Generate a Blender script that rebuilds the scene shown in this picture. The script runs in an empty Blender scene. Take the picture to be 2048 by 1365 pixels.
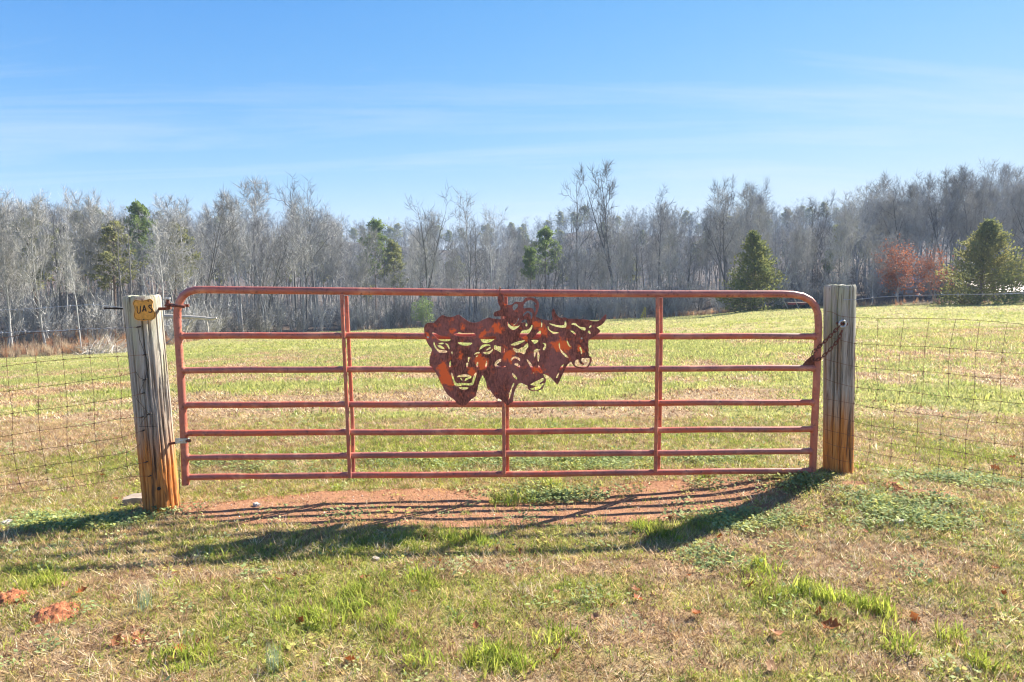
import bpy, bmesh, math, random
import numpy as np
from mathutils import Vector, Matrix

# ------------------------------------------------------------------ camera, sky, sun, exposure
S = bpy.context.scene
COL = S.collection
FPX, CX, CY = 1365.0, 1024.0, 682.5
CAMZ, TILT = 1.45, math.radians(5.4)
SUN_AZ, SUN_EL = math.radians(52.0), math.radians(36.0)      # azimuth clockwise from straight ahead (+Y)

EV, SKY_S = 1.62, 0.085
cam = bpy.data.cameras.new('camera'); cam_o = bpy.data.objects.new('camera', cam); COL.objects.link(cam_o)
cam.sensor_width = 36.0; cam.lens = 36.0 * FPX / 2048.0; cam.clip_start = 0.05; cam.clip_end = 3000
cam_o.location = (0, 0, CAMZ); cam_o.rotation_euler = (math.pi / 2 - TILT, 0, 0)
S.camera = cam_o

W = bpy.data.worlds.new('World'); S.world = W; W.use_nodes = True
wn = W.node_tree; wn.nodes.clear()
def wnode(t, **kw):
    n = wn.nodes.new(t)
    for k, v in kw.items(): setattr(n, k, v)
    return n
sky = wnode('ShaderNodeTexSky', sky_type='NISHITA', sun_disc=False, sun_elevation=SUN_EL, sun_rotation=SUN_AZ,
            altitude=300.0, air_density=0.7, dust_density=0.0, ozone_density=6.0)
bg = wnode('ShaderNodeBackground'); bg.inputs['Strength'].default_value = SKY_S
wo = wnode('ShaderNodeOutputWorld')
tc = wnode('ShaderNodeTexCoord'); sep = wnode('ShaderNodeSeparateXYZ')
wn.links.new(tc.outputs['Generated'], sep.inputs[0])
def wmath(op, a, b=None):
    n = wnode('ShaderNodeMath', operation=op)
    for i, v in enumerate((a, b)):
        if v is None: continue
        if isinstance(v, (int, float)): n.inputs[i].default_value = v
        else: wn.links.new(v, n.inputs[i])
    return n.outputs[0]
zz = wmath('ADD', wmath('MAXIMUM', sep.outputs['Z'], 0.0), 0.12)
comb = wnode('ShaderNodeCombineXYZ')
wn.links.new(wmath('DIVIDE', sep.outputs['X'], zz), comb.inputs[0]); wn.links.new(wmath('DIVIDE', sep.outputs['Y'], zz), comb.inputs[1])
mp = wnode('ShaderNodeMapping'); wn.links.new(comb.outputs[0], mp.inputs[0])
mp.inputs['Rotation'].default_value = (0, 0, math.radians(12)); mp.inputs['Scale'].default_value = (0.28, 1.15, 1.0)
mp.inputs['Location'].default_value = (3.1, 1.7, 0.0)
nz = wnode('ShaderNodeTexNoise'); nz.inputs['Scale'].default_value = 1.0; nz.inputs['Detail'].default_value = 9; nz.inputs['Roughness'].default_value = 0.62
nz.inputs['Distortion'].default_value = 0.8
wn.links.new(mp.outputs[0], nz.inputs['Vector'])
cr = wnode('ShaderNodeValToRGB'); cr.color_ramp.elements[0].position = 0.49; cr.color_ramp.elements[1].position = 0.78
wn.links.new(nz.outputs['Fac'], cr.inputs[0])
cf = wmath('MULTIPLY', cr.outputs[0], 0.65)
# one film-like response for the whole sky, so that it keeps the photograph's depth of blue
sc_ = wnode('ShaderNodeSeparateColor'); wn.links.new(sky.outputs[0], sc_.inputs[0]); cc_ = wnode('ShaderNodeCombineColor')
for i, (k_, p_, g_) in enumerate(((0.205, 1.8, 0.83), (0.28, 1.15, 0.935), (0.67, 0.8, 1.0))):
    e_ = wmath('EXPONENT', wmath('MULTIPLY', wmath('POWER', sc_.outputs[i], p_), -k_))
    wn.links.new(wmath('MULTIPLY', wmath('SUBTRACT', 1.0, e_), 1.06 * g_ / (SKY_S * 2 ** EV)), cc_.inputs[i])
mx = wnode('ShaderNodeMix', data_type='RGBA'); wn.links.new(cf, mx.inputs[0]); wn.links.new(cc_.outputs[0], mx.inputs[6])
mx.inputs[7].default_value = (0.82 / (SKY_S * 2 ** EV), 0.91 / (SKY_S * 2 ** EV), 0.97 / (SKY_S * 2 ** EV), 1)
wn.links.new(mx.outputs[2], bg.inputs['Color']); wn.links.new(bg.outputs[0], wo.inputs['Surface'])

sl = bpy.data.lights.new('sun', 'SUN'); sl.energy = 5.0; sl.angle = math.radians(0.53); sl.color = (1.0, 0.94, 0.84)
sun_o = bpy.data.objects.new('sun', sl); COL.objects.link(sun_o)
sv = Vector((math.sin(SUN_AZ) * math.cos(SUN_EL), math.cos(SUN_AZ) * math.cos(SUN_EL), math.sin(SUN_EL)))
sun_o.rotation_euler = sv.to_track_quat('Z', 'Y').to_euler(); sun_o.location = sv * 40

vs = S.view_settings
vs.view_transform = 'Standard'; vs.look = 'None'; vs.gamma = 1.0; vs.use_curve_mapping = False; vs.exposure = EV
S.render.engine = 'CYCLES'
cy = S.cycles
cy.max_bounces = 5; cy.diffuse_bounces = 3; cy.glossy_bounces = 1; cy.transmission_bounces = 3; cy.transparent_max_bounces = 6; cy.volume_bounces = 0
cy.adaptive_threshold = 0.015; S.render.filter_size = 1.25 if hasattr(S.render, 'filter_size') else 1.5; cy.filter_width = 1.2
cy.caustics_reflective = False; cy.caustics_refractive = False

# ------------------------------------------------------------------ helpers
random.seed(7); rng = np.random.default_rng(11)
ST, CT = math.sin(TILT), math.cos(TILT)
def ray(px, py):
    xr, yr = (px - CX) / FPX, -(py - CY) / FPX
    return np.array([xr, CT + yr * ST, -ST + yr * CT])
def P(px, py, D):
    d = ray(px, py); return np.array([0, 0, CAMZ]) + d * (D / d[1])
def plane_hit(px, py, A, n):
    d = ray(px, py); c = np.array([0, 0, CAMZ]); t = np.dot(np.array(A) - c, n) / np.dot(d, n); return c + d * t

def hash2(ix, iy, seed):
    h = (ix.astype(np.int64) * 374761393 + iy.astype(np.int64) * 668265263 + seed * 2147483647) & 0xFFFFFFFF
    h = ((h ^ (h >> 13)) * 1274126177) & 0xFFFFFFFF
    h = ((h ^ (h >> 16)) * 2246822519) & 0xFFFFFFFF
    return ((h ^ (h >> 15)) & 0xFFFFFF) / float(0xFFFFFF)
def vnoise(x, y, seed=0):
    x = np.asarray(x, float); y = np.asarray(y, float)
    ix, iy = np.floor(x), np.floor(y); fx, fy = x - ix, y - iy
    fx = fx * fx * (3 - 2 * fx); fy = fy * fy * (3 - 2 * fy)
    a = hash2(ix, iy, seed); b = hash2(ix + 1, iy, seed); c = hash2(ix, iy + 1, seed); d = hash2(ix + 1, iy + 1, seed)
    return (a * (1 - fx) + b * fx) * (1 - fy) + (c * (1 - fx) + d * fx) * fy
def fbm(x, y, seed=0, octv=4, gain=0.5):
    v, amp, tot = 0, 1.0, 0
    for o in range(octv):
        v = v + amp * vnoise(np.asarray(x) * 2 ** o, np.asarray(y) * 2 ** o, seed + o * 17); tot += amp; amp *= gain
    return v / tot
def smooth(a, b, x):
    t = np.clip((np.asarray(x, float) - a) / (b - a), 0, 1); return t * t * (3 - 2 * t)

# terrain: field falls away from the gate to a wooded edge; hills stand behind it
EDGE = [(-900, 725, 46), (0, 719, 50), (250, 706, 53), (350, 690, 60), (430, 678, 74), (700, 663, 88), (860, 656, 90), (1200, 641, 86),
        (1400, 632, 76), (1500, 622, 69), (1600, 618, 67), (1800, 612, 65), (2048, 608, 62), (2900, 606, 60)]
EU = np.array([(e[0] - CX) / FPX for e in EDGE]); ED = np.array([e[2] for e in EDGE], float)
EH = np.array([P(*e)[2] for e in EDGE])
RISE = np.array([0.075 if e[0] < 300 else 0.05 if e[0] < 440 else 0.0 if e[0] < 1300 else 0.03 if e[0] < 1520 else 0.07 for e in EDGE])
def edge_d(x, y): return np.interp(np.asarray(x) / np.maximum(y, 1.0), EU, ED)
def H(x, y):
    x = np.asarray(x, float); y = np.asarray(y, float)
    u = x / np.maximum(y, 4.0)
    de = np.interp(u, EU, ED); he = np.interp(u, EU, EH); ri = np.interp(u, EU, RISE)
    t = (y - 5.6) / (de - 5.6); tp = np.maximum(t, 0)
    h = he * np.minimum((tp - 0.035 * (1 - np.exp(-tp / 0.035))) / 0.965, 1.0)
    over = np.maximum(y - de, 0)
    h = h + ri * np.minimum(over, 95) + 0.01 * np.minimum(over, 40)
    ridge = 22 + 5 * (vnoise(u * 5.0 + 3.3, u * 0 + 0.5, 5) - 0.5) * 2 + 5.0 * np.exp(-((u - 0.10) / 0.07) ** 2)
    h = h + ridge * smooth(230, 370, y)
    near = 1 - smooth(9, 20, y)
    h = h + near * 0.085 * np.exp(-(((x - 2.2) / 0.75) ** 2 + ((y - 4.72) / 0.7) ** 2))
    h = h - near * 0.03 * np.exp(-(((x - 0.0) / 1.3) ** 2 + ((y - 4.4) / 0.45) ** 2))
    h = h - near * 0.115 * np.exp(-(((x + 2.9) / 1.3) ** 2 + ((y - 4.6) / 1.2) ** 2)) + near * 0.02 * np.exp(-(((x + 2.2) / 0.35) ** 2 + ((y - 4.42) / 0.25) ** 2))
    amp = 0.02 + 0.10 * smooth(12, 50, y) + 0.3 * smooth(90, 140, y)
    h = h + amp * (fbm(x * 0.55, y * 0.55, 3, 3) - 0.5) + near * 0.016 * (fbm(x * 5, y * 5, 9, 3) - 0.5)
    return h
def Hs(x, y): return float(H(np.array([x]), np.array([y]))[0])
def ground_at(px, py):
    d = ray(px, py); c = np.array([0, 0, CAMZ]); ts = np.concatenate([np.arange(1.0, 14, 0.02), np.arange(14, 140, 0.25)]) / d[1]
    pts = c[None] + ts[:, None] * d[None]
    g = pts[:, 2] - H(pts[:, 0], pts[:, 1]); i = int(np.argmax(g <= 0))
    if g[i] > 0: i = len(ts) - 1
    p = pts[i]; return np.array([p[0], p[1], Hs(p[0], p[1])])

def mesh_of(name, v, f, mat=None, smooth_=False):
    me = bpy.data.meshes.new(name); me.from_pydata([tuple(map(float, p)) for p in v], [], [tuple(map(int, q)) for q in f])
    if smooth_: me.polygons.foreach_set('use_smooth', [True] * len(me.polygons))
    if mat: me.materials.append(mat)
    me.update(); return me
def link(name, me, parent=None, loc=None):
    o = bpy.data.objects.new(name, me); COL.objects.link(o)
    if parent is not None: o.parent = parent
    if loc is not None: o.location = loc
    return o
def tag(o, label=None, cat=None, group=None, kind=None):
    if label: o['label'] = label
    if cat: o['category'] = cat
    if group: o['group'] = group
    if kind: o['kind'] = kind
    return o
def empty(name, loc, **kw):
    o = bpy.data.objects.new(name, None); COL.objects.link(o); o.location = tuple(map(float, loc)); o.empty_display_size = 0.1
    return tag(o, **kw)

class MB:
    """collects tubes, boxes and prisms into one mesh"""
    def __init__(s): s.v = []; s.f = []
    def add(s, v, f):
        n = len(s.v); s.v.extend([tuple(map(float, p)) for p in v]); s.f.extend([tuple(int(i) + n for i in q) for q in f])
    def tube(s, path, rad, sides=8, cap=True, closed=False):
        path = np.asarray(path, float); n = len(path)
        rad = np.full(n, rad, float) if np.isscalar(rad) else np.asarray(rad, float)
        if closed: tang = np.roll(path, -1, 0) - np.roll(path, 1, 0)
        else: tang = np.gradient(path, axis=0)
        tang /= np.linalg.norm(tang, axis=1)[:, None] + 1e-12
        up = np.array([0, 0, 1.0]) if abs(tang[0][2]) < 0.9 else np.array([1.0, 0, 0])
        a = np.cross(tang[0], up); a /= np.linalg.norm(a); ang = np.arange(sides) * 2 * math.pi / sides
        rings = []
        for i in range(n):
            a = a - tang[i] * np.dot(a, tang[i]); a /= np.linalg.norm(a) + 1e-12; b = np.cross(tang[i], a)
            rings.append(path[i] + rad[i] * (np.cos(ang)[:, None] * a + np.sin(ang)[:, None] * b))
        v = np.concatenate(rings); f = []
        for i in range(n if closed else n - 1):
            j = (i + 1) % n
            for k in range(sides):
                l = (k + 1) % sides; f.append((i * sides + k, i * sides + l, j * sides + l, j * sides + k))
        if cap and not closed:
            f.append(tuple(range(sides))[::-1]); f.append(tuple((n - 1) * sides + k for k in range(sides)))
        s.add(v, f); return s
    def box(s, c, sx, sy, sz, R=None):
        v = np.array([(x, y, z) for x in (-.5, .5) for y in (-.5, .5) for z in (-.5, .5)]) * np.array([sx, sy, sz])
        if R is not None: v = v @ np.array(R).T
        s.add(v + np.asarray(c), [(0, 1, 3, 2), (4, 6, 7, 5), (0, 4, 5, 1), (2, 3, 7, 6), (0, 2, 6, 4), (1, 5, 7, 3)]); return s
    def build(s, name, mat, parent=None, origin=(0, 0, 0), sm=True, bevel=0):
        o3 = np.asarray(origin, float); me = mesh_of(name, np.asarray(s.v) - o3, s.f, mat, sm)
        o = link(name, me, parent)
        if parent is None: o.location = tuple(o3)
        if bevel:
            m = o.modifiers.new('bevel', 'BEVEL'); m.width = bevel; m.segments = 2; m.limit_method = 'ANGLE'
        if sm: sharp(me)
        return o
def sharp(me, deg=40):
    try: me.set_sharp_from_angle(angle=math.radians(deg))
    except Exception: pass

# ------------------------------------------------------------------ materials
def newmat(name):
    m = bpy.data.materials.new(name); m.use_nodes = True; nt = m.node_tree; nt.nodes.clear()
    out = nt.nodes.new('ShaderNodeOutputMaterial'); return m, nt, out
def nd(nt, t, ins=None, **kw):
    n = nt.nodes.new(t)
    for k, v in kw.items(): setattr(n, k, v)
    for k, v in (ins or {}).items():
        if hasattr(v, 'is_output'): nt.links.new(v, n.inputs[k])
        else: n.inputs[k].default_value = v
    return n
def c4(c): return (c[0], c[1], c[2], 1)
def mixc(nt, fac, a, b, bt='MIX'):
    n = nd(nt, 'ShaderNodeMix', data_type='RGBA', blend_type=bt)
    for i, v in ((0, fac), (6, a), (7, b)):
        if hasattr(v, 'is_output'): nt.links.new(v, n.inputs[i])
        else: n.inputs[i].default_value = c4(v) if i else v
    return n.outputs[2]
def mth(nt, op, a, b=0.0):
    n = nd(nt, 'ShaderNodeMath', operation=op)
    for i, v in ((0, a), (1, b)):
        if hasattr(v, 'is_output'): nt.links.new(v, n.inputs[i])
        else: n.inputs[i].default_value = v
    return n.outputs[0]
def ramp(nt, fac, stops):
    n = nd(nt, 'ShaderNodeValToRGB', {0: fac}); e = n.color_ramp.elements
    while len(e) < len(stops): e.new(0.5)
    for i, (p, c) in enumerate(stops):
        e[i].position = p; e[i].color = c4(c) if isinstance(c, (tuple, list)) else (c, c, c, 1)
    return n.outputs[0]
def noise(nt, scale, vec=None, detail=5, rough=0.6, dist=0.0):
    ins = {'Scale': scale, 'Detail': detail, 'Roughness': rough, 'Distortion': dist}
    if vec is not None: ins['Vector'] = vec
    return nd(nt, 'ShaderNodeTexNoise', ins).outputs['Fac']
def objco(nt, scale=(1, 1, 1), kind='Object', rot=(0, 0, 0)):
    t = nd(nt, 'ShaderNodeTexCoord'); return nd(nt, 'ShaderNodeMapping', {0: t.outputs[kind], 'Scale': scale, 'Rotation': rot}).outputs[0]
def princ(nt, out, col, rough=0.8, metal=0.0, spec=0.3, bump=None, bstr=0.3, bdist=0.01):
    ins = {'Base Color': c4(col) if isinstance(col, (tuple, list)) else col, 'Roughness': rough, 'Metallic': metal, 'Specular IOR Level': spec}
    b = nd(nt, 'ShaderNodeBsdfPrincipled', ins)
    if bump is not None:
        bn = nd(nt, 'ShaderNodeBump', {'Height': bump, 'Strength': bstr, 'Distance': bdist}); nt.links.new(bn.outputs[0], b.inputs['Normal'])
    nt.links.new(b.outputs[0], out.inputs['Surface']); return b
def leafmat(name, col_socket_fn, trans=0.45, rough=0.6):
    m, nt, out = newmat(name); col = col_socket_fn(nt)
    d = nd(nt, 'ShaderNodeBsdfPrincipled', {'Base Color': col, 'Roughness': rough, 'Specular IOR Level': 0.12})
    t = nd(nt, 'ShaderNodeBsdfTranslucent', {'Color': col})
    x = nd(nt, 'ShaderNodeMixShader', {0: trans, 1: d.outputs[0], 2: t.outputs[0]}); nt.links.new(x.outputs[0], out.inputs['Surface']); return m
def instancer_tint(nt):
    a = nd(nt, 'ShaderNodeAttribute', attribute_type='INSTANCER', attribute_name='tint').outputs['Color']
    return a
def face_tint(nt):
    a = nd(nt, 'ShaderNodeAttribute', attribute_name='tint').outputs['Color']
    b = noise(nt, 9.0, objco(nt), 2)
    return mixc(nt, 1.0, a, ramp(nt, b, [(0.25, 0.75), (0.75, 1.25)]), 'MULTIPLY')
def obj_tint(c1, c2, c3=None, scale=0.6):
    def fn(nt):
        r = nd(nt, 'ShaderNodeObjectInfo').outputs['Random']; base = mixc(nt, r, c1, c2)
        n = noise(nt, scale, objco(nt), 4)
        return mixc(nt, ramp(nt, n, [(0.35, 0.0), (0.65, 1.0)]), base, c3 or c2)
    return fn

M = {}
M['grass'] = leafmat('grass_blades', instancer_tint, 0.5)
M['turf'] = leafmat('turf_blades', face_tint, 0.5)
M['weed'] = leafmat('weed_leaves', instancer_tint, 0.45, 0.75)
M['needle'] = leafmat('pine_needles', obj_tint((0.20, 0.27, 0.075), (0.22, 0.28, 0.08), (0.16, 0.21, 0.07), 0.35), 0.5)
M['needle_far'] = leafmat('dull_pine_needles', obj_tint((0.27, 0.28, 0.11), (0.34, 0.32, 0.13), (0.22, 0.23, 0.10), 0.35), 0.5)
M['cedar'] = leafmat('cedar_foliage', obj_tint((0.23, 0.24, 0.075), (0.25, 0.25, 0.08), (0.14, 0.17, 0.065), 0.5), 0.45)
M['cedar_gold'] = leafmat('golden_cedar_foliage', obj_tint((0.32, 0.29, 0.10), (0.34, 0.30, 0.10), (0.13, 0.175, 0.07), 0.28), 0.42)
M['russet'] = leafmat('russet_leaves', obj_tint((0.47, 0.165, 0.07), (0.49, 0.18, 0.08), (0.34, 0.15, 0.09), 0.5), 0.4)
M['purple'] = leafmat('purple_leaves', obj_tint((0.07, 0.04, 0.08), (0.08, 0.05, 0.10)), 0.2)
M['greenleaf'] = leafmat('green_shrub_leaves', obj_tint((0.30, 0.38, 0.14), (0.34, 0.42, 0.17)), 0.45)
def leaf_cols(nt):
    r = nd(nt, 'ShaderNodeObjectInfo').outputs['Random']
    return ramp(nt, r, [(0.0, (0.33, 0.10, 0.03)), (0.35, (0.42, 0.16, 0.05)), (0.6, (0.22, 0.09, 0.045)), (0.85, (0.45, 0.28, 0.15)), (1.0, (0.38, 0.13, 0.05))])
M['leaf'] = leafmat('fallen_leaf', leaf_cols, 0.25)

def bark(name, dark, light, rnd=1.0):
    m, nt, out = newmat(name); r = nd(nt, 'ShaderNodeObjectInfo').outputs['Random']
    base = mixc(nt, r, dark, light)
    n = noise(nt, 1.3, objco(nt, (1, 1, 0.25)), 5)
    col = mixc(nt, 1.0, base, ramp(nt, n, [(0.3, 0.55), (0.7, 1.4)]), 'MULTIPLY')
    princ(nt, out, col, 0.9, spec=0.15); return m
M['bark'] = bark('grey_bark', (0.26, 0.25, 0.24), (0.47, 0.46, 0.44))
M['bark_dark'] = bark('dark_bark', (0.11, 0.105, 0.10), (0.18, 0.17, 0.165))
M['twig'] = bark('grey_twigs', (0.30, 0.29, 0.27), (0.50, 0.485, 0.455))
M['twig_dark'] = bark('dark_twigs', (0.14, 0.13, 0.125), (0.20, 0.19, 0.18))
M['bark_pine'] = bark('pine_bark', (0.19, 0.13, 0.10), (0.26, 0.20, 0.16))
M['cane'] = bark('pale_canes', (0.52, 0.45, 0.37), (0.58, 0.52, 0.44))

def m_gate():
    m, nt, out = newmat('faded_red_gate_paint'); v = objco(nt)
    n1 = noise(nt, 3.0, v, 6, 0.65); n2 = noise(nt, 38.0, v, 4, 0.7); n3 = noise(nt, 9.0, v, 5)
    col = mixc(nt, ramp(nt, n1, [(0.38, 0.0), (0.66, 1.0)]), (0.56, 0.12, 0.055), (0.34, 0.125, 0.095))
    rnd_ = nd(nt, 'ShaderNodeObjectInfo').outputs['Random']; col = mixc(nt, mth(nt, 'MULTIPLY', rnd_, 0.5), col, (0.38, 0.15, 0.12))
    col = mixc(nt, ramp(nt, n3, [(0.50, 0.0), (0.70, 0.85)]), col, (0.66, 0.28, 0.17))
    n4 = noise(nt, 1.7, objco(nt, (1, 1, 5)), 6, 0.7); col = mixc(nt, ramp(nt, n4, [(0.55, 0.0), (0.66, 0.7)]), col, (0.22, 0.09, 0.065))
    col = mixc(nt, ramp(nt, n2, [(0.57, 0.0), (0.68, 0.9)]), col, (0.13, 0.055, 0.045))
    princ(nt, out, col, 0.42, spec=0.5, bump=n2, bstr=0.12, bdist=0.002); return m
M['gate'] = m_gate()
def m_plate():
    m, nt, out = newmat('rusted_plate_steel'); v = objco(nt)
    n2 = noise(nt, 70.0, objco(nt, (1.6, 0.6, 1.6)), 4, 0.7); n3 = noise(nt, 5.0, objco(nt, (1, 0.6, 1)), 4); wb = noise(nt, 22.0, v, 4, 0.6)
    col = mixc(nt, ramp(nt, n2, [(0.40, 0.0), (0.62, 1.0)]), (0.10, 0.03, 0.02), (0.36, 0.105, 0.075))
    col = mixc(nt, ramp(nt, n3, [(0.45, 0.0), (0.62, 0.6)]), col, (0.38, 0.14, 0.125))
    stk = noise(nt, 26.0, v, 4, 0.7)
    col = mixc(nt, ramp(nt, stk, [(0.55, 0.0), (0.68, 0.55)]), col, (0.07, 0.027, 0.022))
    wv = nd(nt, 'ShaderNodeTexNoise', {'Vector': v, 'Scale': 16.0, 'Detail': 5, 'Roughness': 0.6}).outputs['Color']
    wo_ = nd(nt, 'ShaderNodeVectorMath', {0: wv, 1: (0.5, 0.5, 0.5)}, operation='SUBTRACT').outputs[0]; wo_ = nd(nt, 'ShaderNodeVectorMath', {0: wo_, 1: (0.16, 0.16, 0.0)}, operation='MULTIPLY').outputs[0]
    wv = nd(nt, 'ShaderNodeVectorMath', {0: v, 1: wo_}, operation='ADD').outputs[0]
    tot = None                       # rust blooms: centre x, y and radius on the plate (m), strength
    for X, Y, R_, st in [(325, 840, 50, 1), (352, 965, 62, 1), (340, 900, 48, 1), (740, 520, 44, 1), (845, 468, 50, 1), (180, 560, 40, 1), (700, 800, 58, 1), (480, 745, 28, .8), (610, 890, 46, .9), (965, 730, 60, 1), (1100, 548, 44, .9),
                         (1240, 450, 48, 1), (1292, 520, 44, 1), (1485, 640, 62, 1), (1415, 665, 44, .9), (1255, 865, 44, .9), (1662, 690, 34, .9), (500, 430, 28, .8), (410, 500, 30, .8), (1010, 430, 30, .5), (940, 250, 26, .6)]:
        lx, ly = (820 + X / 4.876 - 1020) / 302.0, -(560 + Y / 4.876 - 700) / 302.0
        dv = nd(nt, 'ShaderNodeVectorMath', {0: wv, 1: (lx, ly, 0.0)}, operation='DISTANCE').outputs['Value']
        g_ = mth(nt, 'MULTIPLY', mth(nt, 'MAXIMUM', mth(nt, 'SUBTRACT', 1.5, mth(nt, 'DIVIDE', dv, R_ / 4.876 / 302.0)), 0.0), st)
        tot = g_ if tot is None else mth(nt, 'MAXIMUM', tot, g_)
    bl_ = mth(nt, 'ADD', mth(nt, 'MULTIPLY', tot, 0.75), mth(nt, 'MULTIPLY', mth(nt, 'SUBTRACT', wb, 0.5), 1.5))
    col = mixc(nt, ramp(nt, bl_, [(0.10, 0.0), (0.30, 0.45), (0.42, 0.55), (0.52, 0.97)]), col, (0.98, 0.155, 0.035))
    princ(nt, out, col, 0.6, spec=0.35, bump=n2, bstr=0.3, bdist=0.002); return m
M['plate'] = m_plate()
def m_post(name, stain_h, moss):
    m, nt, out = newmat(name)
    t = nd(nt, 'ShaderNodeTexCoord'); sp = nd(nt, 'ShaderNodeSeparateXYZ', {0: t.outputs['Object']})
    v = objco(nt, (1, 1, 0.045)); vv = objco(nt, (1, 1, 0.15))
    g1 = noise(nt, 75.0, v, 6, 0.65); g2 = noise(nt, 22.0, v, 5, 0.6); g3 = noise(nt, 9.0, vv, 4); fine = noise(nt, 220.0, v, 3)
    grey = ramp(nt, g1, [(0.32, (0.09, 0.072, 0.058)), (0.42, (0.31, 0.27, 0.225)), (0.58, (0.45, 0.41, 0.36)), (0.72, (0.22, 0.185, 0.15))])
    grey = mixc(nt, ramp(nt, g2, [(0.50, 0.0), (0.68, 0.75)]), grey, (0.36, 0.23, 0.14))
    orange = ramp(nt, g1, [(0.30, (0.24, 0.08, 0.025)), (0.5, (0.56, 0.22, 0.06)), (0.72, (0.66, 0.34, 0.115))])
    zf = mth(nt, 'ADD', sp.outputs['Z'], mth(nt, 'MULTIPLY', mth(nt, 'SUBTRACT', g2, 0.5), 0.75))
    of = ramp(nt, zf, [(stain_h - 0.14, 1.0), (stain_h + 0.14, 0.0)])
    col = mixc(nt, of, grey, orange)
    if moss:
        mf = mth(nt, 'MULTIPLY', ramp(nt, g3, [(0.46, 0.0), (0.60, 1.0)]), ramp(nt, mth(nt, 'MULTIPLY', sp.outputs['Z'], 0.5), [(0.42, 0.0), (0.56, 0.8)]))
        col = mixc(nt, mf, col, (0.29, 0.29, 0.09))
        pf = mth(nt, 'MULTIPLY', ramp(nt, g2, [(0.40, 0.0), (0.55, 1.0)]), ramp(nt, mth(nt, 'MULTIPLY', sp.outputs['Z'], 0.5), [(0.46, 0.0), (0.60, 0.55)]))
        col = mixc(nt, pf, col, (0.50, 0.51, 0.43))
    ln = ramp(nt, noise(nt, 150.0, objco(nt, (1, 1, 0.018)), 3, 0.6), [(0.60, 0.0), (0.66, 0.75)])
    col = mixc(nt, ln, col, (0.10, 0.075, 0.06))
    blk = mth(nt, 'MULTIPLY', ramp(nt, noise(nt, 30.0, objco(nt, (1, 1, 0.08)), 4), [(0.585, 0.0), (0.67, 1.0)]), 0.8)
    col = mixc(nt, blk, col, (0.07, 0.05, 0.04))
    princ(nt, out, col, 0.9, spec=0.15, bump=mth(nt, 'ADD', g1, mth(nt, 'MULTIPLY', fine, 0.4)), bstr=0.8, bdist=0.006); return m
M['postL'] = m_post('weathered_post_wood', 0.50, 0.35); M['postR'] = m_post('mossy_post_wood', 0.45, 1)

def flat(name, col, rough=0.7, metal=0.0, var=0.25, scale=30.0, spec=0.3):
    m, nt, out = newmat(name); n = noise(nt, scale, objco(nt), 5)
    c = mixc(nt, 1.0, col, ramp(nt, n, [(0.3, 1 - var), (0.7, 1 + var)]), 'MULTIPLY')
    princ(nt, out, c, rough, metal, spec, bump=n, bstr=0.15, bdist=0.003); return m
M['sign'] = flat('amber_sign_face', (0.72, 0.33, 0.055), 0.5, 0, 0.22, 45)
M['black'] = flat('black_paint', (0.03, 0.022, 0.018), 0.6)
M['wire'] = flat('rusty_wire', (0.21, 0.105, 0.065), 0.7, 0.2, 0.4, 20)
M['wire_g'] = flat('galvanized_wire', (0.45, 0.45, 0.45), 0.45, 0.5, 0.2, 20)
M['galv'] = flat('galvanized_steel', (0.50, 0.50, 0.49), 0.4, 0.6, 0.3, 40)
M['rust'] = flat('rusted_iron', (0.17, 0.065, 0.045), 0.75, 0.2, 0.4, 60)
M['concrete'] = flat('concrete_block', (0.36, 0.28, 0.21), 0.9, 0, 0.2, 25)
M['clay'] = flat('red_clay', (0.33, 0.12, 0.055), 0.95, 0, 0.55, 150)
M['log'] = flat('pale_dead_wood', (0.46, 0.41, 0.35), 0.9, 0, 0.3, 3)
M['white'] = flat('white_siding', (0.72, 0.72, 0.74), 0.6, 0, 0.05, 2)
M['metalwall'] = flat('lavender_metal_siding', (0.34, 0.32, 0.36), 0.55, 0.1, 0.08, 1)
M['roof_tan'] = flat('tan_metal_roof', (0.30, 0.22, 0.19), 0.6, 0.1, 0.08, 1)
M['dark'] = flat('dark_opening', (0.05, 0.05, 0.055), 0.8)
M['redpaint'] = flat('red_trailer_paint', (0.28, 0.07, 0.06), 0.6, 0, 0.2, 3)
M['deck'] = flat('weathered_deck_boards', (0.27, 0.20, 0.15), 0.85, 0, 0.25, 4)
M['tire'] = flat('black_rubber', (0.03, 0.03, 0.03), 0.8)
M['yellow'] = flat('yellow_plastic', (0.62, 0.50, 0.10), 0.5)
M['pebble'] = flat('pale_pebble', (0.48, 0.42, 0.36), 0.8, 0, 0.25, 30)

# ------------------------------------------------------------------ ground cover maps (real patches of turf, thatch and bare clay)
def patch(px, py, rx, ry, amp):
    c = ground_at(px, py); D = c[1]; return (c[0], c[1], rx * D / FPX, max(ry * D * D / (FPX * CAMZ), 0.06), amp)
GREEN = [patch(*a) for a in [(690, 1195, 200, 34, .5), (480, 1255, 150, 26, .35), (60, 1150, 90, 36, .35), (830, 1088, 110, 14, .4), (1610, 1195, 130, 30, .5),
    (990, 1320, 100, 26, .5), (1860, 1190, 90, 40, .25), (1320, 1062, 70, 20, .5), (1400, 1050, 60, 18, .4), (560, 772, 160, 10, .5), (900, 762, 200, 9, .4),
    (1880, 790, 220, 26, .5), (1900, 905, 190, 24, .55), (1750, 860, 80, 20, .2), (150, 762, 160, 10, .45), (130, 930, 160, 22, .3), (650, 905, 200, 10, .4),
    (820, 832, 60, 8, .4), (1150, 870, 180, 14, .25), (1450, 770, 250, 10, .3), (1900, 1290, 100, 30, .15), (360, 1330, 90, 20, .3), (700, 1080, 80, 10, .25)]]
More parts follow.
